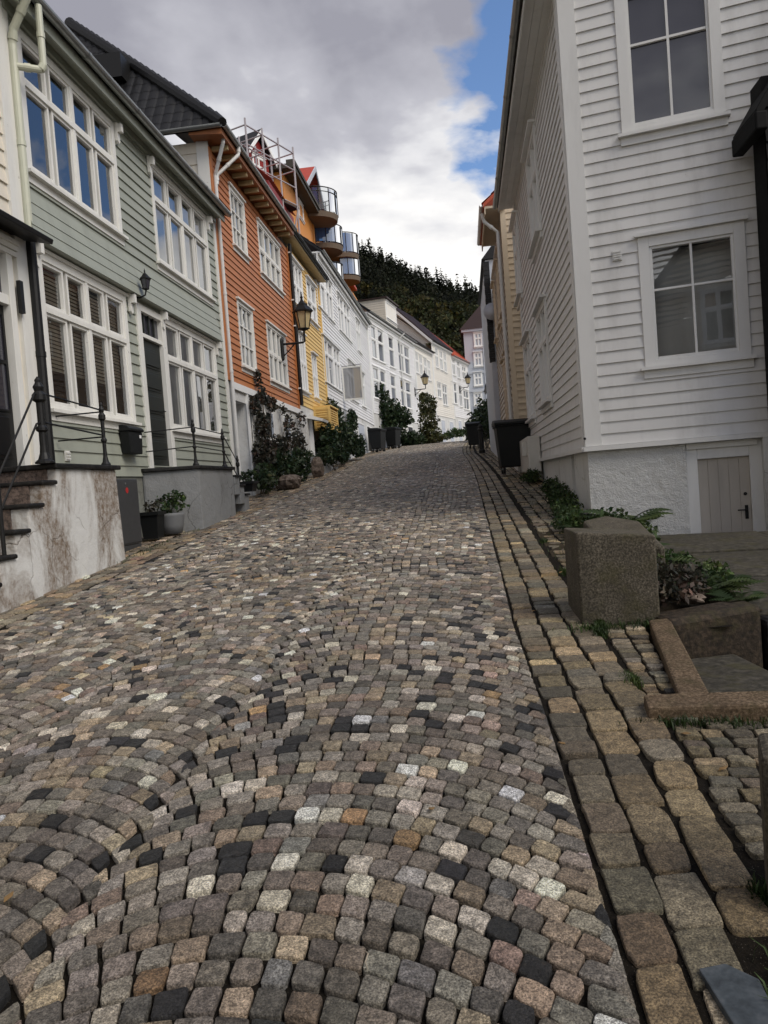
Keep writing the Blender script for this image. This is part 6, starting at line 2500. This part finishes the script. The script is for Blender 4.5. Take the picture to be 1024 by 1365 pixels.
p0 = on_y(572, 592, 50)
shrub('ivy_column', 'tall narrow column of olive ivy standing clear of the white fronts', 'ivy', (p0[0], p0[1], gz(50)),
      [PB(570, 540, 50, .66, .75), PB(571, 560, 50, .66, .85), PB(573, 578, 50, .72, .75), PB(565, 530, 50, .35, .35), PB(578, 585, 50, .8, .4)], 2600, .13, 'leaf_ivy', 3, shell=.45)
p0 = on_y(608, 580, 56)
shrub('flower_bed', 'low green planting by the far white doors at the brow of the street', 'plants', (p0[0], p0[1], gz(56)),
      [PB(607, 577, 56, .7, .35), PB(596, 581, 55, .5, .25), PB(617, 577, 57, .5, .3)], 700, .13, 'leaf_fern', 0, shell=.1)
p0 = on_y(650, 590, 36)
shrub('shrub', 'large nearly black shrub overhanging the right side of the street beyond the big bin', 'shrub', (p0[0], p0[1], gz(36)),
      [PB(645, 560, 37.5, .75, .7), PB(655, 550, 38, .8, .9), PB(632, 575, 39, .45, .6), PB(662, 562, 36, .7, .9), PB(655, 538, 38, .35, .4), PB(640, 578, 38.5, .6, .5)], 3600, .12, 'leaf', 7, shell=.1)

# weeds along the right-hand wall foot and in the yard
wl = [(1.58, 12.9, 'leafy weed at the white wall foot left of the cellar opening'), (1.5, 11.9, 'bushy weed before the cellar opening in the white wall foot'), (1.42, 10.9, 'spreading weed at the white corner of the house'), (1.30, 9.7, 'low weed between the setts and the corner of the house'), (1.62, 14.2, 'small weed near the meter cabinet'), (1.45, 16.6, 'weed tuft under the large black bin side')]
for x, y, lb in wl:
    z = gz(y) - .01
    shrub('weed', lb, 'weed', (x, y, z), [(x, y, z + .12, .20, .34, .16), (x + .03, y + .25, z + .10, .14, .25, .14), (x - .12, y - .2, z + .07, .15, .22, .1)], 900, .034, 'leaf_fern', 0, 'weeds along the wall foot', leafname='leaves', shell=.05, flat=.8)


def fern(base, n, length, label, rise=.9, group=None, mat='leaf_fern'):
    """Arching fronds with paired leaflets."""
    h = thing('fern', label, 'fern', base, group)
    V, Q, T = [], [], []
    k = 0
    for i in range(n):
        a = 2 * math.pi * i / n + random.uniform(-.3, .3)
        L = length * random.uniform(.7, 1.15)
        up = rise * random.uniform(.6, 1.2)
        t0 = random.uniform(.7, 1.3)
        for j in range(1, 15):
            t = j / 14
            r = L * t * .85
            z = L * (up * t - .75 * up * t * t)
            c = np.array([base[0] + r * math.cos(a), base[1] + r * math.sin(a), base[2] + z])
            lw = L * .34 * math.sin(math.pi * (t * .9 + .08)) + .008
            for s in (-1, 1):
                dv = np.array([-math.sin(a) * s, math.cos(a) * s, -.25])
                fw = np.array([math.cos(a), math.sin(a), .2])
                w = L * .042
                V += [c, c + dv * lw * .5 + fw * w, c + dv * lw + fw * w * .8, c + dv * lw * .5 - fw * w]
                Q.append((k, k + 1, k + 2, k + 3))
                T += [(t0, t0, t0)] * 4
                k += 4
    V = np.array(V) - np.array(base)
    o = arrays_obj('fronds', V, Q, np.array(T), [M[mat]])
    o.parent = h
    return h


fern((1.95, 9.55, .74), 16, .66, 'dark fern against the roughcast plinth right of the granite block')
fern((1.34, 9.3, .74), 10, .40, 'small fern at the corner of the roughcast plinth behind the stone slab')
for x, y, z, n, L, lb in ((1.62, 6.9, .52, 15, .46, 'bright fern beside the granite block above the pit'), (1.88, 6.1, .46, 14, .42, 'fern leaning over the nearest paving slab'), (1.66, 7.8, .58, 13, .42, 'fern at the edge of the middle paving slab'), (1.95, 5.75, .43, 9, .28, 'small fern at the very edge of the pit')):
    fern((x, y, z), n, L, lb)
for x, y, lb in ((1.42, 6.6, 'straggly weed behind the right side of the granite block'), (1.70, 8.5, 'straggly weed in the soil before the cellar door slabs'), (1.45, 5.72, 'dry brown weed at the right foot of the granite block')):
    z = .5 + .05 * (y - 5.6)
    shrub('weed', lb, 'weed', (x, y, z), [(x, y, z + .12, .22, .3, .16), (x + .15, y + .2, z + .1, .2, .2, .12)], 800, .03, 'leaf_fern' if y > 6 else 'leaf_rose', 0, leafname='leaves', shell=.05)


def grass_patch(name, spots, n, hgt, mat='leaf_fern'):
    """Grass blades: thin bent quads."""
    S_ = np.array(spots)
    k = rng.integers(0, len(S_), n)
    x = S_[k, 0] + rng.normal(0, 1, n) * S_[k, 2]
    y = S_[k, 1] + rng.normal(0, 1, n) * S_[k, 3]
    z = surf(x, y) - .02
    a = rng.uniform(0, 2 * math.pi, n)
    L = hgt * rng.uniform(.4, 1.3, n)
    w = .0022 * rng.uniform(.7, 1.6, n)
    lean = rng.uniform(.1, .9, n)
    dx, dy = np.cos(a), np.sin(a)
    p0 = np.stack([x, y, z], 1)
    p1 = p0 + np.stack([dx * L * lean * .35, dy * L * lean * .35, L * .6], 1)
    p2 = p0 + np.stack([dx * L * lean, dy * L * lean, L * (1 - .3 * lean)], 1)
    sd = np.stack([-dy * w, dx * w, 0 * w], 1)
    V = np.stack([p0 - sd, p0 + sd, p1 + sd, p1 - sd, p2 + sd * .2, p2 - sd * .2], 1).reshape(-1, 3)
    b = np.arange(n)[:, None] * 6
    Q = np.concatenate([b + np.array([0, 1, 2, 3]), b + np.array([3, 2, 4, 5])])
    t = rng.lognormal(0, .3, (n, 1)) * np.array([[1.0, 1.0, .8]])
    return arrays_obj(name, V, Q, np.repeat(t, 6, 0), [M[mat]], 'stuff')


grass_patch('grass', [(.76, 1.80, .03, .10), (.82, 1.95, .05, .08), (.74, 1.62, .04, .08)], 1500, .07)
grass_patch('joint_grass', [(.87 + .02 * math.sin(7 * y), y, .022, .06) for y in (4.25, 5.2, 5.4, 6.4, 7.2, 9.0)] + [(1.0, 5.32, .12, .05), (.80, 5.3, .06, .05), (1.25, 5.36, .1, .05), (.84, 2.35, .03, .04), (.95, 3.66, .12, .02), (1.3, 3.64, .2, .02),
                           (-4.62, 13.5, .05, .8), (-4.62, 10.5, .05, .5), (1.2, 12, .2, 1.0), (1.3, 15, .2, 2.0), (1.1, 22, .2, 3.0), (-4.7, 24, .08, 4.0), (1.2, 7.2, .2, .6), (1.15, 8.2, .2, .8)], 4200, .05)


def planted_pot(label, p, r, hgt, mat, leaves=260, lsize=.05, spread=.22, lm='leaf_fern', square=False):
    h = thing('plant_pot', label, 'plant pot', p)
    b = MB()
    if square:
        x, y, z = p
        b.hexa([(x - r * .8, y - r * .8, z), (x + r * .8, y - r * .8, z), (x + r * .8, y + r * .8, z), (x - r * .8, y + r * .8, z), (x - r, y - r, z + hgt), (x + r, y - r, z + hgt), (x + r, y + r, z + hgt), (x - r, y + r, z + hgt)])
        b.box(x - r - .02, x + r + .02, y - r - .02, y + r + .02, z + hgt - .05, z + hgt + .004)
    else:
        b.lathe(p, [(r * .72, 0), (r * .86, hgt * .4), (r * .97, hgt * .85), (r * 1.02, hgt), (r * .9, hgt), (r * .88, hgt - .04)], 24)
    b.build('pot', M[mat], h, smooth=not square)
    x, y, z = p[0], p[1], p[2] + hgt
    foliage('foliage', h, [(x, y, z + spread * .6, spread, spread, spread * .7), (x + .08, y + .1, z + spread, spread * .6, spread * .6, spread * .5)], leaves, lsize, lm, shell=.05)
    s = MB()
    for i in range(4):
        s.tube([(x, y, z - .03), (x + random.uniform(-.5, .5) * spread, y + random.uniform(-.5, .5) * spread, z + spread * 1.1)], [.007, .003], 5)
    s.build('stems', M['stem'], h)
    return h


y = 11.98
planted_pot('round grey pot with a yellowing plant before the grey stoop', (-4.88, y, gz(y) - .015), .225, .34, 'pot', 300, .05, .26, 'leaf_fern')
planted_pot('square black planter between the electrical cabinet and the round grey pot', (-5.0, 11.5, gz(11.5) - .01), .15, .42, 'bin', 90, .04, .14, 'leaf_rose', True)
planted_pot('black window box planter with trailing leaves on the grey stoop steps', (-4.72, 15.9, gz(15.9) + .28), .20, .22, 'bin', 160, .05, .18, 'leaf', True)
for px, py, Y, r, hh, m, lb in ((418, 610, 27.4, .27, .52, 'pot', 'tall grey pot with a clipped plant on the yellow house steps'), (414, 626, 25.9, .25, .46, 'pot', 'grey pot lower on the yellow house steps'), (407, 614, 25.6, .2, .34, 'terracotta', 'terracotta pot beside the grey pots on the yellow house steps')):
    p = on_y(px, py + 4, Y)
    planted_pot(lb, (p[0], p[1], p[2] - .25), r, hh, m, 240, .06, .30, 'leaf')


def boulder(label, c, rx, ry, rz, mat='rock', name='rock'):
    mb = MB()
    nu, nv = 12, 7
    vs, fs = [], []
    for j in range(nv + 1):
        th = math.pi * j / nv
        for i in range(nu):
            ph = 2 * math.pi * i / nu
            k = 1 + random.uniform(-.16, .16)
            sx = math.copysign(abs(math.cos(ph)) ** .7, math.cos(ph))
            sy = math.copysign(abs(math.sin(ph)) ** .7, math.sin(ph))
            vs.append((c[0] + rx * k * math.sin(th) ** .7 * sx, c[1] + ry * k * math.sin(th) ** .7 * sy, c[2] + rz * math.copysign(abs(math.cos(th)) ** .8, math.cos(th)) * (1 + random.uniform(-.05, .05))))
    for j in range(nv):
        for i in range(nu):
            fs.append((j * nu + i, (j + 1) * nu + i, (j + 1) * nu + (i + 1) % nu, j * nu + (i + 1) % nu))
    mb.add(vs, fs)
    o = tag(mb.build(name, M[mat]), label, 'rock')
    return o


y = 20.0
boulder('reddish angular rock lying in front of the dark shrub by the orange house', (-4.72, y, gz(y) + .13), .28, .42, .22)
boulder('rounded yellow brown stone standing on end at the yellow house steps', (-4.72, 24.0, gz(24) + .26), .2, .22, .36)


def steps_yellow():
    h = thing('steps', 'grey stone steps with pots in front of the yellow house', 'steps', (-5.0, 27, gz(27)))
    for k in range(3):
        b = MB()
        b.box(-5.39, -4.75 - .18 * k, 25.2 + .15 * k, 28.2, gz(27) - .3, gz(26) + .18 * (k + 1))
        b.build('step', M['stoop_grey'], h, bevel=.015)


steps_yellow()


# broken stones and stray growth in the soil of the yard
for x, y, r, lb in ((1.52, 6.25, .13, 'pale broken stone in the soil right of the granite block'), (1.74, 6.05, .10, 'small flat stone in the soil above the pit'), (1.62, 5.78, .08, 'little grey stone by the brown pit wall'), (1.80, 7.2, .12, 'half buried stone beside the middle paving slab')):
    boulder(lb, (x, y, .47 + .045 * (y - 5.6)), r, r * 1.3, r * .45, 'rock')
shrub('weed', 'trailing green weed over the edge of the nearest paving slab', 'weed', (1.98, 6.4, .43), [(1.98, 6.4, .50, .16, .45, .10), (2.1, 6.9, .52, .16, .3, .08), (1.92, 7.3, .55, .15, .3, .12)], 1300, .03, 'leaf_fern', 0, leafname='leaves', shell=.05)
shrub('weed', 'tall weed with loose stems between the granite block and the cellar door', 'weed', (1.66, 8.9, .62), [(1.66, 8.9, .80, .22, .35, .22), (1.85, 8.5, .72, .22, .3, .16), (1.62, 8.2, .74, .15, .25, .18)], 1500, .035, 'leaf_fern', 5, leafname='leaves', shell=.05)


def twig():
    c = on_z(490, 1283, gz(2.05) + .012)
    b = MB()
    b.tube([c + np.array([-.012, .045, .004]), c + np.array([.0, .02, .012]), c + np.array([-.004, -.01, .008]), c + np.array([.006, -.035, .003])], [.0012, .0018, .0016, .0008], 6)
    tag(b.build('twig', M['plank_pale']), 'thin pale dry twig lying on the foreground setts', 'twig')


twig()


def fallen_leaves():
    """A few withered leaves lying in the joints."""
    for i in range(16):
        x, y = (random.uniform(-3.5, .3), random.uniform(2.2, 8)) if i < 8 else (random.uniform(.35, 1.1), random.uniform(2.0, 7.5))
        z = float(surf(x, y)) + .006
        a = random.uniform(0, 6.28)
        L = random.uniform(.018, .032)
        u, v = np.array([math.cos(a), math.sin(a), .1]), np.array([-math.sin(a), math.cos(a), .0])
        c = np.array([x + float(bend(y)), y, z])
        b = MB()
        t = np.array([0, 0, .0012])
        ring = [c - u * L, c - u * L * .3 + v * L * .5 + t * 6, c + u * L * .4 + v * L * .42 + t * 5, c + u * L * 1.1 + t * 8, c + u * L * .4 - v * L * .45 + t * 4, c - u * L * .35 - v * L * .5 + t * 5]
        b.prism(ring, t)
        tag(b.build('fallen_leaf', M['dead_leaf']), 'small withered leaf lying on the setts', 'leaf', 'fallen leaves on the setts')


fallen_leaves()


# ================================================================== BEHIND: scaffolding, hillside flats, the wooded hill
def scaffold():
    q0 = on_x(327, 166, -10.2)
    f = Face(q0[:2], vp_dir(1059))
    u0, u1 = 0.0, f.uz(391, 206)[0]
    zt = q0[2]
    h = thing('scaffold', 'pale tube scaffold rising above the orange roof in front of a red dormer', 'scaffold', f.P((u0 + u1) / 2, zt - 6.5))
    n = 3
    for w in (0.0, -1.6):
        for i in range(n + 1):
            u = u0 + (u1 - u0) * i / n
            t = MB()
            t.tube([f.P(u, zt - 7.5, w), f.P(u, zt + .35, w)], .055, 6)
            t.build('standard', M['scaff'], h)
        for z in (zt, zt - 1.0, zt - 2.0, zt - 3.0):
            t = MB()
            t.tube([f.P(u0, z, w), f.P(u1, z, w)], .045, 6)
            t.build('ledger', M['scaff'], h)
    for i in range(n + 1):
        u = u0 + (u1 - u0) * i / n
        for z in (zt, zt - 1.0):
            t = MB()
            t.tube([f.P(u, z, 0), f.P(u, z, -1.6)], .045, 6)
            t.build('transom', M['scaff'], h)
    t = MB()
    f.box(t, u0 - .2, u1 + .2, zt - 3.16, zt - 3.06, -1.6, 0)
    t.build('deck', M['plank'], h)
    t = MB()
    t.tube([f.P(u0 + (u1 - u0) * .66, zt - 7, .05), f.P(u1, zt - 3.2, .05)], .045, 6)
    t.build('brace', M['scaff'], h)
    return f, u0, u1, zt


FSC, SU0, SU1, SZT = scaffold()
SY0 = FSC.P(0, 0)[1]


def red_house():
    _q = on_x(331, 215, -12.6)
    f = Face((_q[0], _q[1]), vp_dir(1059))
    a, b = f.uz(331, 215)[0], f.uz(359, 232)[0]
    z0, z1 = f.uz(345, 243)[1], f.uz(334, 194)[1]
    zr = f.uz(343, 178)[1]
    h = thing('red_house', 'red house with a small gabled dormer and red tiles behind the scaffold', 'house', f.P(a, z0 - 10))
    dm = MB()
    f.box(dm, a, b, z0 - 1.5, z1 - .3, -4.5, 0)
    f.poly(dm, [(a, z1 - .3), (b, z1 - .3), ((a + b) / 2, zr - .25)], -4.5, .0)
    d = dm.build('dormer', M['dormer_red'], h)
    m = (a + b) / 2
    window(f, h, a + (b - a) * .18, b - (b - a) * .18, z0 + .15, z1 - .45, sash=2, rows=((0, .6, 1), (.6, 1, 1)), trim='trim_clean', gm='glass_far', casing=.16, room=False, name='dormer_window', proud=.06)
    r = MB()
    ov = .35
    for s in (-1, 1):
        e = a - ov if s < 0 else b + ov
        ez = z1 - .3 - ov * (zr - z1) / ((b - a) / 2)
        p = [f.P(e, ez, .4), f.P(m, zr, .4), f.P(m, zr, -4.6), f.P(e, ez, -4.6)]
        up = np.array([0, 0, .16])
        r.hexa([np.array(q) for q in p] + [np.array(q) + up for q in p])
    build_each(r, 'dormer_roof', M['tile_black'], h)
    v = MB()
    for s in (-1, 1):
        e = a - ov if s < 0 else b + ov
        ez = z1 - .3 - ov * (zr - z1) / ((b - a) / 2)
        p, q = np.array(f.P(e, ez - .18, .40)), np.array(f.P(m, zr - .18, .40))
        up = np.array([0, 0, .30])
        v.prism([p, q, q + up, p + up], (.06, 0, 0))
    build_each(v, 'bargeboard', M['trim_clean'], h)
    # lower slope of red tiles towards the street
    mb = MB()
    e = on_x(394, 289, -9.0)
    T = np.array([-.74, 0, .67])
    roof_tiles(mb, (-9.0, e[1] - 6, e[2]), (0, 1, 0), T, 0, 6.0, lambda s: 1.2 + .33 * s, .3, .4, amp=.03)
    mb.build('roof', M['tile_red'], h)
    w = MB()
    w.box(-17, -13.4, _q[1] + .2, _q[1] + 9, 4, z0 - .2)
    w.box(-12.2, -9.1, e[1] - 5.9, e[1] - .1, 4, e[2] - .1)
    build_each(w, 'wall', M['dormer_red'], h)


red_house()


def hillside_flats():
    X = -11.0
    f = Face((X, 0), (0, 1))
    h = thing('apartment_block', 'orange hillside apartment block with red gable roof and round glazed balconies', 'apartment block', (X, 70, 10))
    uA, uB = f.uz(392, 280)[0], f.uz(417, 290)[0]
    ze = f.uz(400, 268)[1]
    w = MB()
    f.box(w, uA - 3, uB, 6, ze, -9, 0)
    f.box(w, uB, 118, 6, f.uz(440, 300)[1], -9.5, -1.6)
    build_each(w, 'wall', M['apt_orange'], h)
    cb = MB()
    f.box(cb, uB - .5, uB + .02, 6, ze, 0, .06)
    cb.build('corner_board', M['apt_orange'], h)
    q = [f.uz(398.5, 285)[0], f.uz(404, 285)[0], f.uz(401, 291)[1], f.uz(401, 268)[1] - .2]
    window(f, h, *q, sash=1, rows=((0, 1, 1),), trim='trim_clean', gm='glass_far', casing=.18, room=False, proud=.06)
    ev = MB()
    f.box(ev, uA - 3.5, uB + 1.0, ze, ze + .30, -9.2, .9)
    f.box(ev, uA - 3.5, uB + 1.0, ze + .301, ze + .55, .4, 1.0)
    build_each(ev, 'eaves', M['soffit_dk'], h)
    # red gable roof with a glazed end to the street
    pk = f.uz(410.5, 227)
    l, r_ = f.uz(399, 254), f.uz(421, 262)
    zg = ze + .5
    m, zr = pk
    a, b = l[0] - 1.0, m + (m - l[0]) + 1.0
    rf = MB()
    for s, e in ((-1, a), (1, b)):
        p = [f.P(e, zg - .1, .6), f.P(m, zr, .6), f.P(m, zr, -9), f.P(e, zg - .1, -9)]
        up = np.array([0, 0, .25])
        rf.hexa([np.array(q) for q in p] + [np.array(q) + up for q in p])
    build_each(rf, 'roof', M['tile_red'], h)
    gw = MB()
    f.poly(gw, [(a + .5, zg), (b - .5, zg), (m, zr - .3)], -.6, -.2)
    gw.build('gable_wall', M['glass_far'], h)
    bg = MB()
    for s, e in ((-1, a), (1, b)):
        p, q = np.array(f.P(e, zg - .25, .61)), np.array(f.P(m, zr - .15, .61))
        up = np.array([0, 0, .42])
        bg.prism([p, q, q + up, p + up], (.08, 0, 0))
    build_each(bg, 'bargeboard', M['pewter'], h)

    def balcony(px_l, px_r, y_deck, rail=1.15, xoff=0.0, glazed=True, rmul=1.0, rail_only=False):
        """Round balcony: px_l, px_r image limits of the deck, y_deck the image height of its rim at the street end."""
        u_l, z = f.uz((px_l + px_r) / 2, y_deck, 1.5)
        u_a, u_b = f.uz(px_l, y_deck, .4)[0], f.uz(px_r, y_deck, 1.6)[0]
        uc, rad = u_a + (u_b - u_a) * .45, .8
        while rad < 5 and max(to_px(f.P(uc + rad * math.cos(t), z, 1.15 * rad * math.sin(t)))[0] for t in (0, .5, 1, 1.5)) < px_r:
            rad += .05
        n = 22
        k = MB()
        top = [(uc + rad * math.cos(t), .0 + rad * 1.15 * math.sin(t)) for t in np.linspace(0, math.pi, n)]
        lo = [(uc + rad * .97 * math.cos(t), .0 + rad * 1.1 * math.sin(t)) for t in np.linspace(0, math.pi, n)]
        vs = [f.P(u, z - .42, w - 1.6) for u, w in [(lo[0][0], 0)] + [(u, w + 1.6) for u, w in lo] + [(lo[-1][0], 0)]]
        vs += [f.P(u, z, w - 1.6) for u, w in [(top[0][0], 0)] + [(u, w + 1.6) for u, w in top] + [(top[-1][0], 0)]]
        m_ = n + 2
        k.add(vs, [tuple(range(m_)), tuple(range(m_, 2 * m_))[::-1]] + [(i, (i + 1) % m_, m_ + (i + 1) % m_, m_ + i) for i in range(m_)])
        bc = k.build('balcony', M['concrete'], h)
        ra = MB()
        pts = [f.P(u, z + rail, w) for u, w in top]
        ra.tube(pts, .05, 6)
        ra.tube([f.P(u, z + rail * .82, w) for u, w in top] if rail_only else [f.P(u, z + .08, w) for u, w in top], .035, 6)
        for i in range(0, n, 3):
            u, w = top[i]
            ra.tube([f.P(u, z, w), f.P(u, z + rail, w)], .04, 6)
        ra.build('railing', M['iron'], bc)
        gl = MB()
        for (ua, wa), (ub, wb) in zip(top[:-1], top[1:]):
            gl.quad(f.P(ua, z + .1, wa * .985), f.P(ub, z + .1, wb * .985), f.P(ub, z + rail - .08, wb * .985), f.P(ua, z + rail - .08, wa * .985))
        gl.build('glass_front', M['glass_bal_clear' if rail_only else 'glass_bal'], bc)
        if not rail_only:
            e = MB()
            u, w = top[1]
            f.box(e, u - .03, u + .25, z - .2, z + rail + .6, w - .1, w + .12)
            e.build('end_panel', M['trim_clean'], bc)
        return bc
    balcony(409, 451, 270, 1.9, rail_only=True, rmul=1.25)
    balcony(424, 457, 313, 1.6)
    balcony(455, 478, 325, 2.0)
    balcony(459, 480, 356, 2.0)
    balcony(438, 458, 362, 1.5)
    rr = MB()
    uC = f.uz(445, 300)[0]
    zc = f.uz(440, 300)[1]
    f.box(rr, uB + .1, 96, zc + .0, zc + .35, -9.6, -1.0)
    rr.build('upper_roof', M['tile_red'], h)
    pl = MB()
    for px, y0 in ((424, 300), (457, 335)):
        u, z = f.uz(px, y0, 0)
        f.box(pl, u - .25, u + .25, 6, z + 1.2, -1.59, -.9)
    build_each(pl, 'pier', M['apt_orange'], h)


hillside_flats()


# ------------------------------------------------------------------ the hill
def crest_z(x):
    return np.interp(x, [-160, -90, -60, -29.3, -9.7, 10.5, 30, 80, 160], [128, 104, 90, 76.5, 64.5, 55.5, 47, 30, 18])


def hill_z(x, y):
    t = np.clip((y - 105) / 145, 0, 1)
    return 4 + (crest_z(x) - 4) * (t ** 1.12) - np.maximum(y - 250, 0) * .25


def build_hill():
    xs, ys = np.linspace(-170, 150, 60), np.linspace(100, 330, 44)
    X, Y = np.meshgrid(xs, ys)
    Z = hill_z(X, Y) + rng.normal(0, .5, X.shape)
    i = np.arange(X.size).reshape(X.shape)
    q = np.stack([i[:-1, :-1], i[:-1, 1:], i[1:, 1:], i[1:, :-1]], -1).reshape(-1, 4)
    arrays_obj('hill', np.stack([X, Y, Z], -1).reshape(-1, 3), q, mats=[M['forest_floor']], kind='structure')
    # broadleaved wood: one mass of crowns, darker spruce higher up, browning trees lower on the right
    n = 1500
    x, y = rng.uniform(-75, 45, n), rng.uniform(112, 251, n) 
    z = hill_z(x, y)
    V, Q, T = [], [], []
    k = 0
    for i in range(n):
        r = rng.uniform(2.2, 4.4)
        hgt = rng.uniform(5, 10)
        conif = (y[i] > 215) or (x[i] < -18 and rng.random() < .75) or rng.random() < .12
        if conif:
            blobs = [(x[i], y[i], z[i] + hgt * (.25 + .28 * j), r * (.62 - .19 * j), r * (.62 - .19 * j), hgt * .22) for j in range(3)]
            base = np.array([.42, .48, .50]) * rng.lognormal(0, .25)
            m = 130
        else:
            blobs = [(x[i] + rng.normal(0, r * .45), y[i] + rng.normal(0, r * .45), z[i] + hgt * rng.uniform(.35, .8), r * .62, r * .62, r * .5) for j in range(4)]
            base = np.array([1.0, 1.0, .8]) * rng.lognormal(.1, .35)
            if rng.random() < .3:
                base = base * np.array([1.5, 1.15, .7])
            m = 170
        v, q, t = leaf_quads(blobs, m, .68 if not conif else .6, shell=.2, var=.3)
        V.append(v)
        Q.append(q + k)
        T.append(t * base)
        k += len(v)
    arrays_obj('forest', np.concatenate(V), np.concatenate(Q), np.concatenate(T), [M['leaf_forest']], 'stuff')


build_hill()


def conifer_mesh(seed, hgt):
    """Spruce crown of drooping branch tiers, ragged outline, plus a trunk."""
    r_ = random.Random(seed)
    V, Q, T = [], [], []
    k = 0
    tiers = 13
    for j in range(tiers):
        t = j / (tiers - 1)
        z = hgt * (.16 + .82 * t)
        rad = hgt * .24 * (1 - t) ** .85 + .12
        nb = 9 if t < .7 else 6
        for b in range(nb):
            a = 2 * math.pi * (b + r_.random()) / nb
            L = rad * r_.uniform(.6, 1.2)
            for s in range(3):
                q = (s + .6) / 3
                c = np.array([L * q * math.cos(a), L * q * math.sin(a), z - L * q * .38 + r_.uniform(-.1, .1)])
                w = L * .26 * r_.uniform(.7, 1.2)
                fwd = np.array([math.cos(a), math.sin(a), -.4]) * L * .30
                sd = np.array([-math.sin(a), math.cos(a), r_.uniform(-.5, .1)]) * w
                V += [c - fwd, c + sd, c + fwd, c - sd]
                Q.append((k, k + 1, k + 2, k + 3))
                g = r_.uniform(.6, 1.3)
                T += [(g, g, g)] * 4
                k += 4
    return np.array(V), np.array(Q), np.array(T)


CON = []
for i, hh in enumerate((9.5, 8.0, 11.0)):
    V, Q, T = conifer_mesh(i + 3, hh)
    o = arrays_obj('crown', V, Q, T, [M['needle']])
    tb = MB()
    tb.tube([(0, 0, -.5), (0, 0, hh * .5), (0, 0, hh * .95)], [.16, .10, .02], 6)
    root = thing('conifer_tree', 'dark spruce on the wooded skyline above the white houses', 'tree', (0, 0, 0), 'spruces along the hill crest')
    o.parent = root
    t = tb.build('trunk', M['bark'], root)
    CON.append((root, o, t, hh))
SKY = [(482, 316), (487, 321), (493, 323), (498, 326), (504, 326), (508, 330), (514, 335), (521, 334), (527, 337), (533, 343), (539, 346), (546, 349), (553, 350), (560, 352), (567, 359), (573, 360), (581, 352), (587, 354), (594, 362), (600, 368), (610, 372), (621, 375), (633, 379), (640, 381)]
used = [False] * 3
for i, (px, py) in enumerate(SKY):
    k = i % 3
    root, o, t, hh = CON[k]
    if used[k]:
        root2 = root.copy()
        COL.objects.link(root2)
        for c in (o, t):
            c2 = c.copy()
            COL.objects.link(c2)
            c2.parent = root2
    else:
        root2 = root
        used[k] = True
    Y = 246 + (i * 7 % 5)
    p = on_y(px, py, Y)
    g = float(hill_z(p[0], Y))
    s = max(.45, min(1.5, (p[2] - g + .6) / hh))
    root2.location = (p[0], Y, p[2] - hh * s)
    root2.scale = (s * 1.05, s * 1.05, s)
    root2.rotation_euler.z = i * 1.7
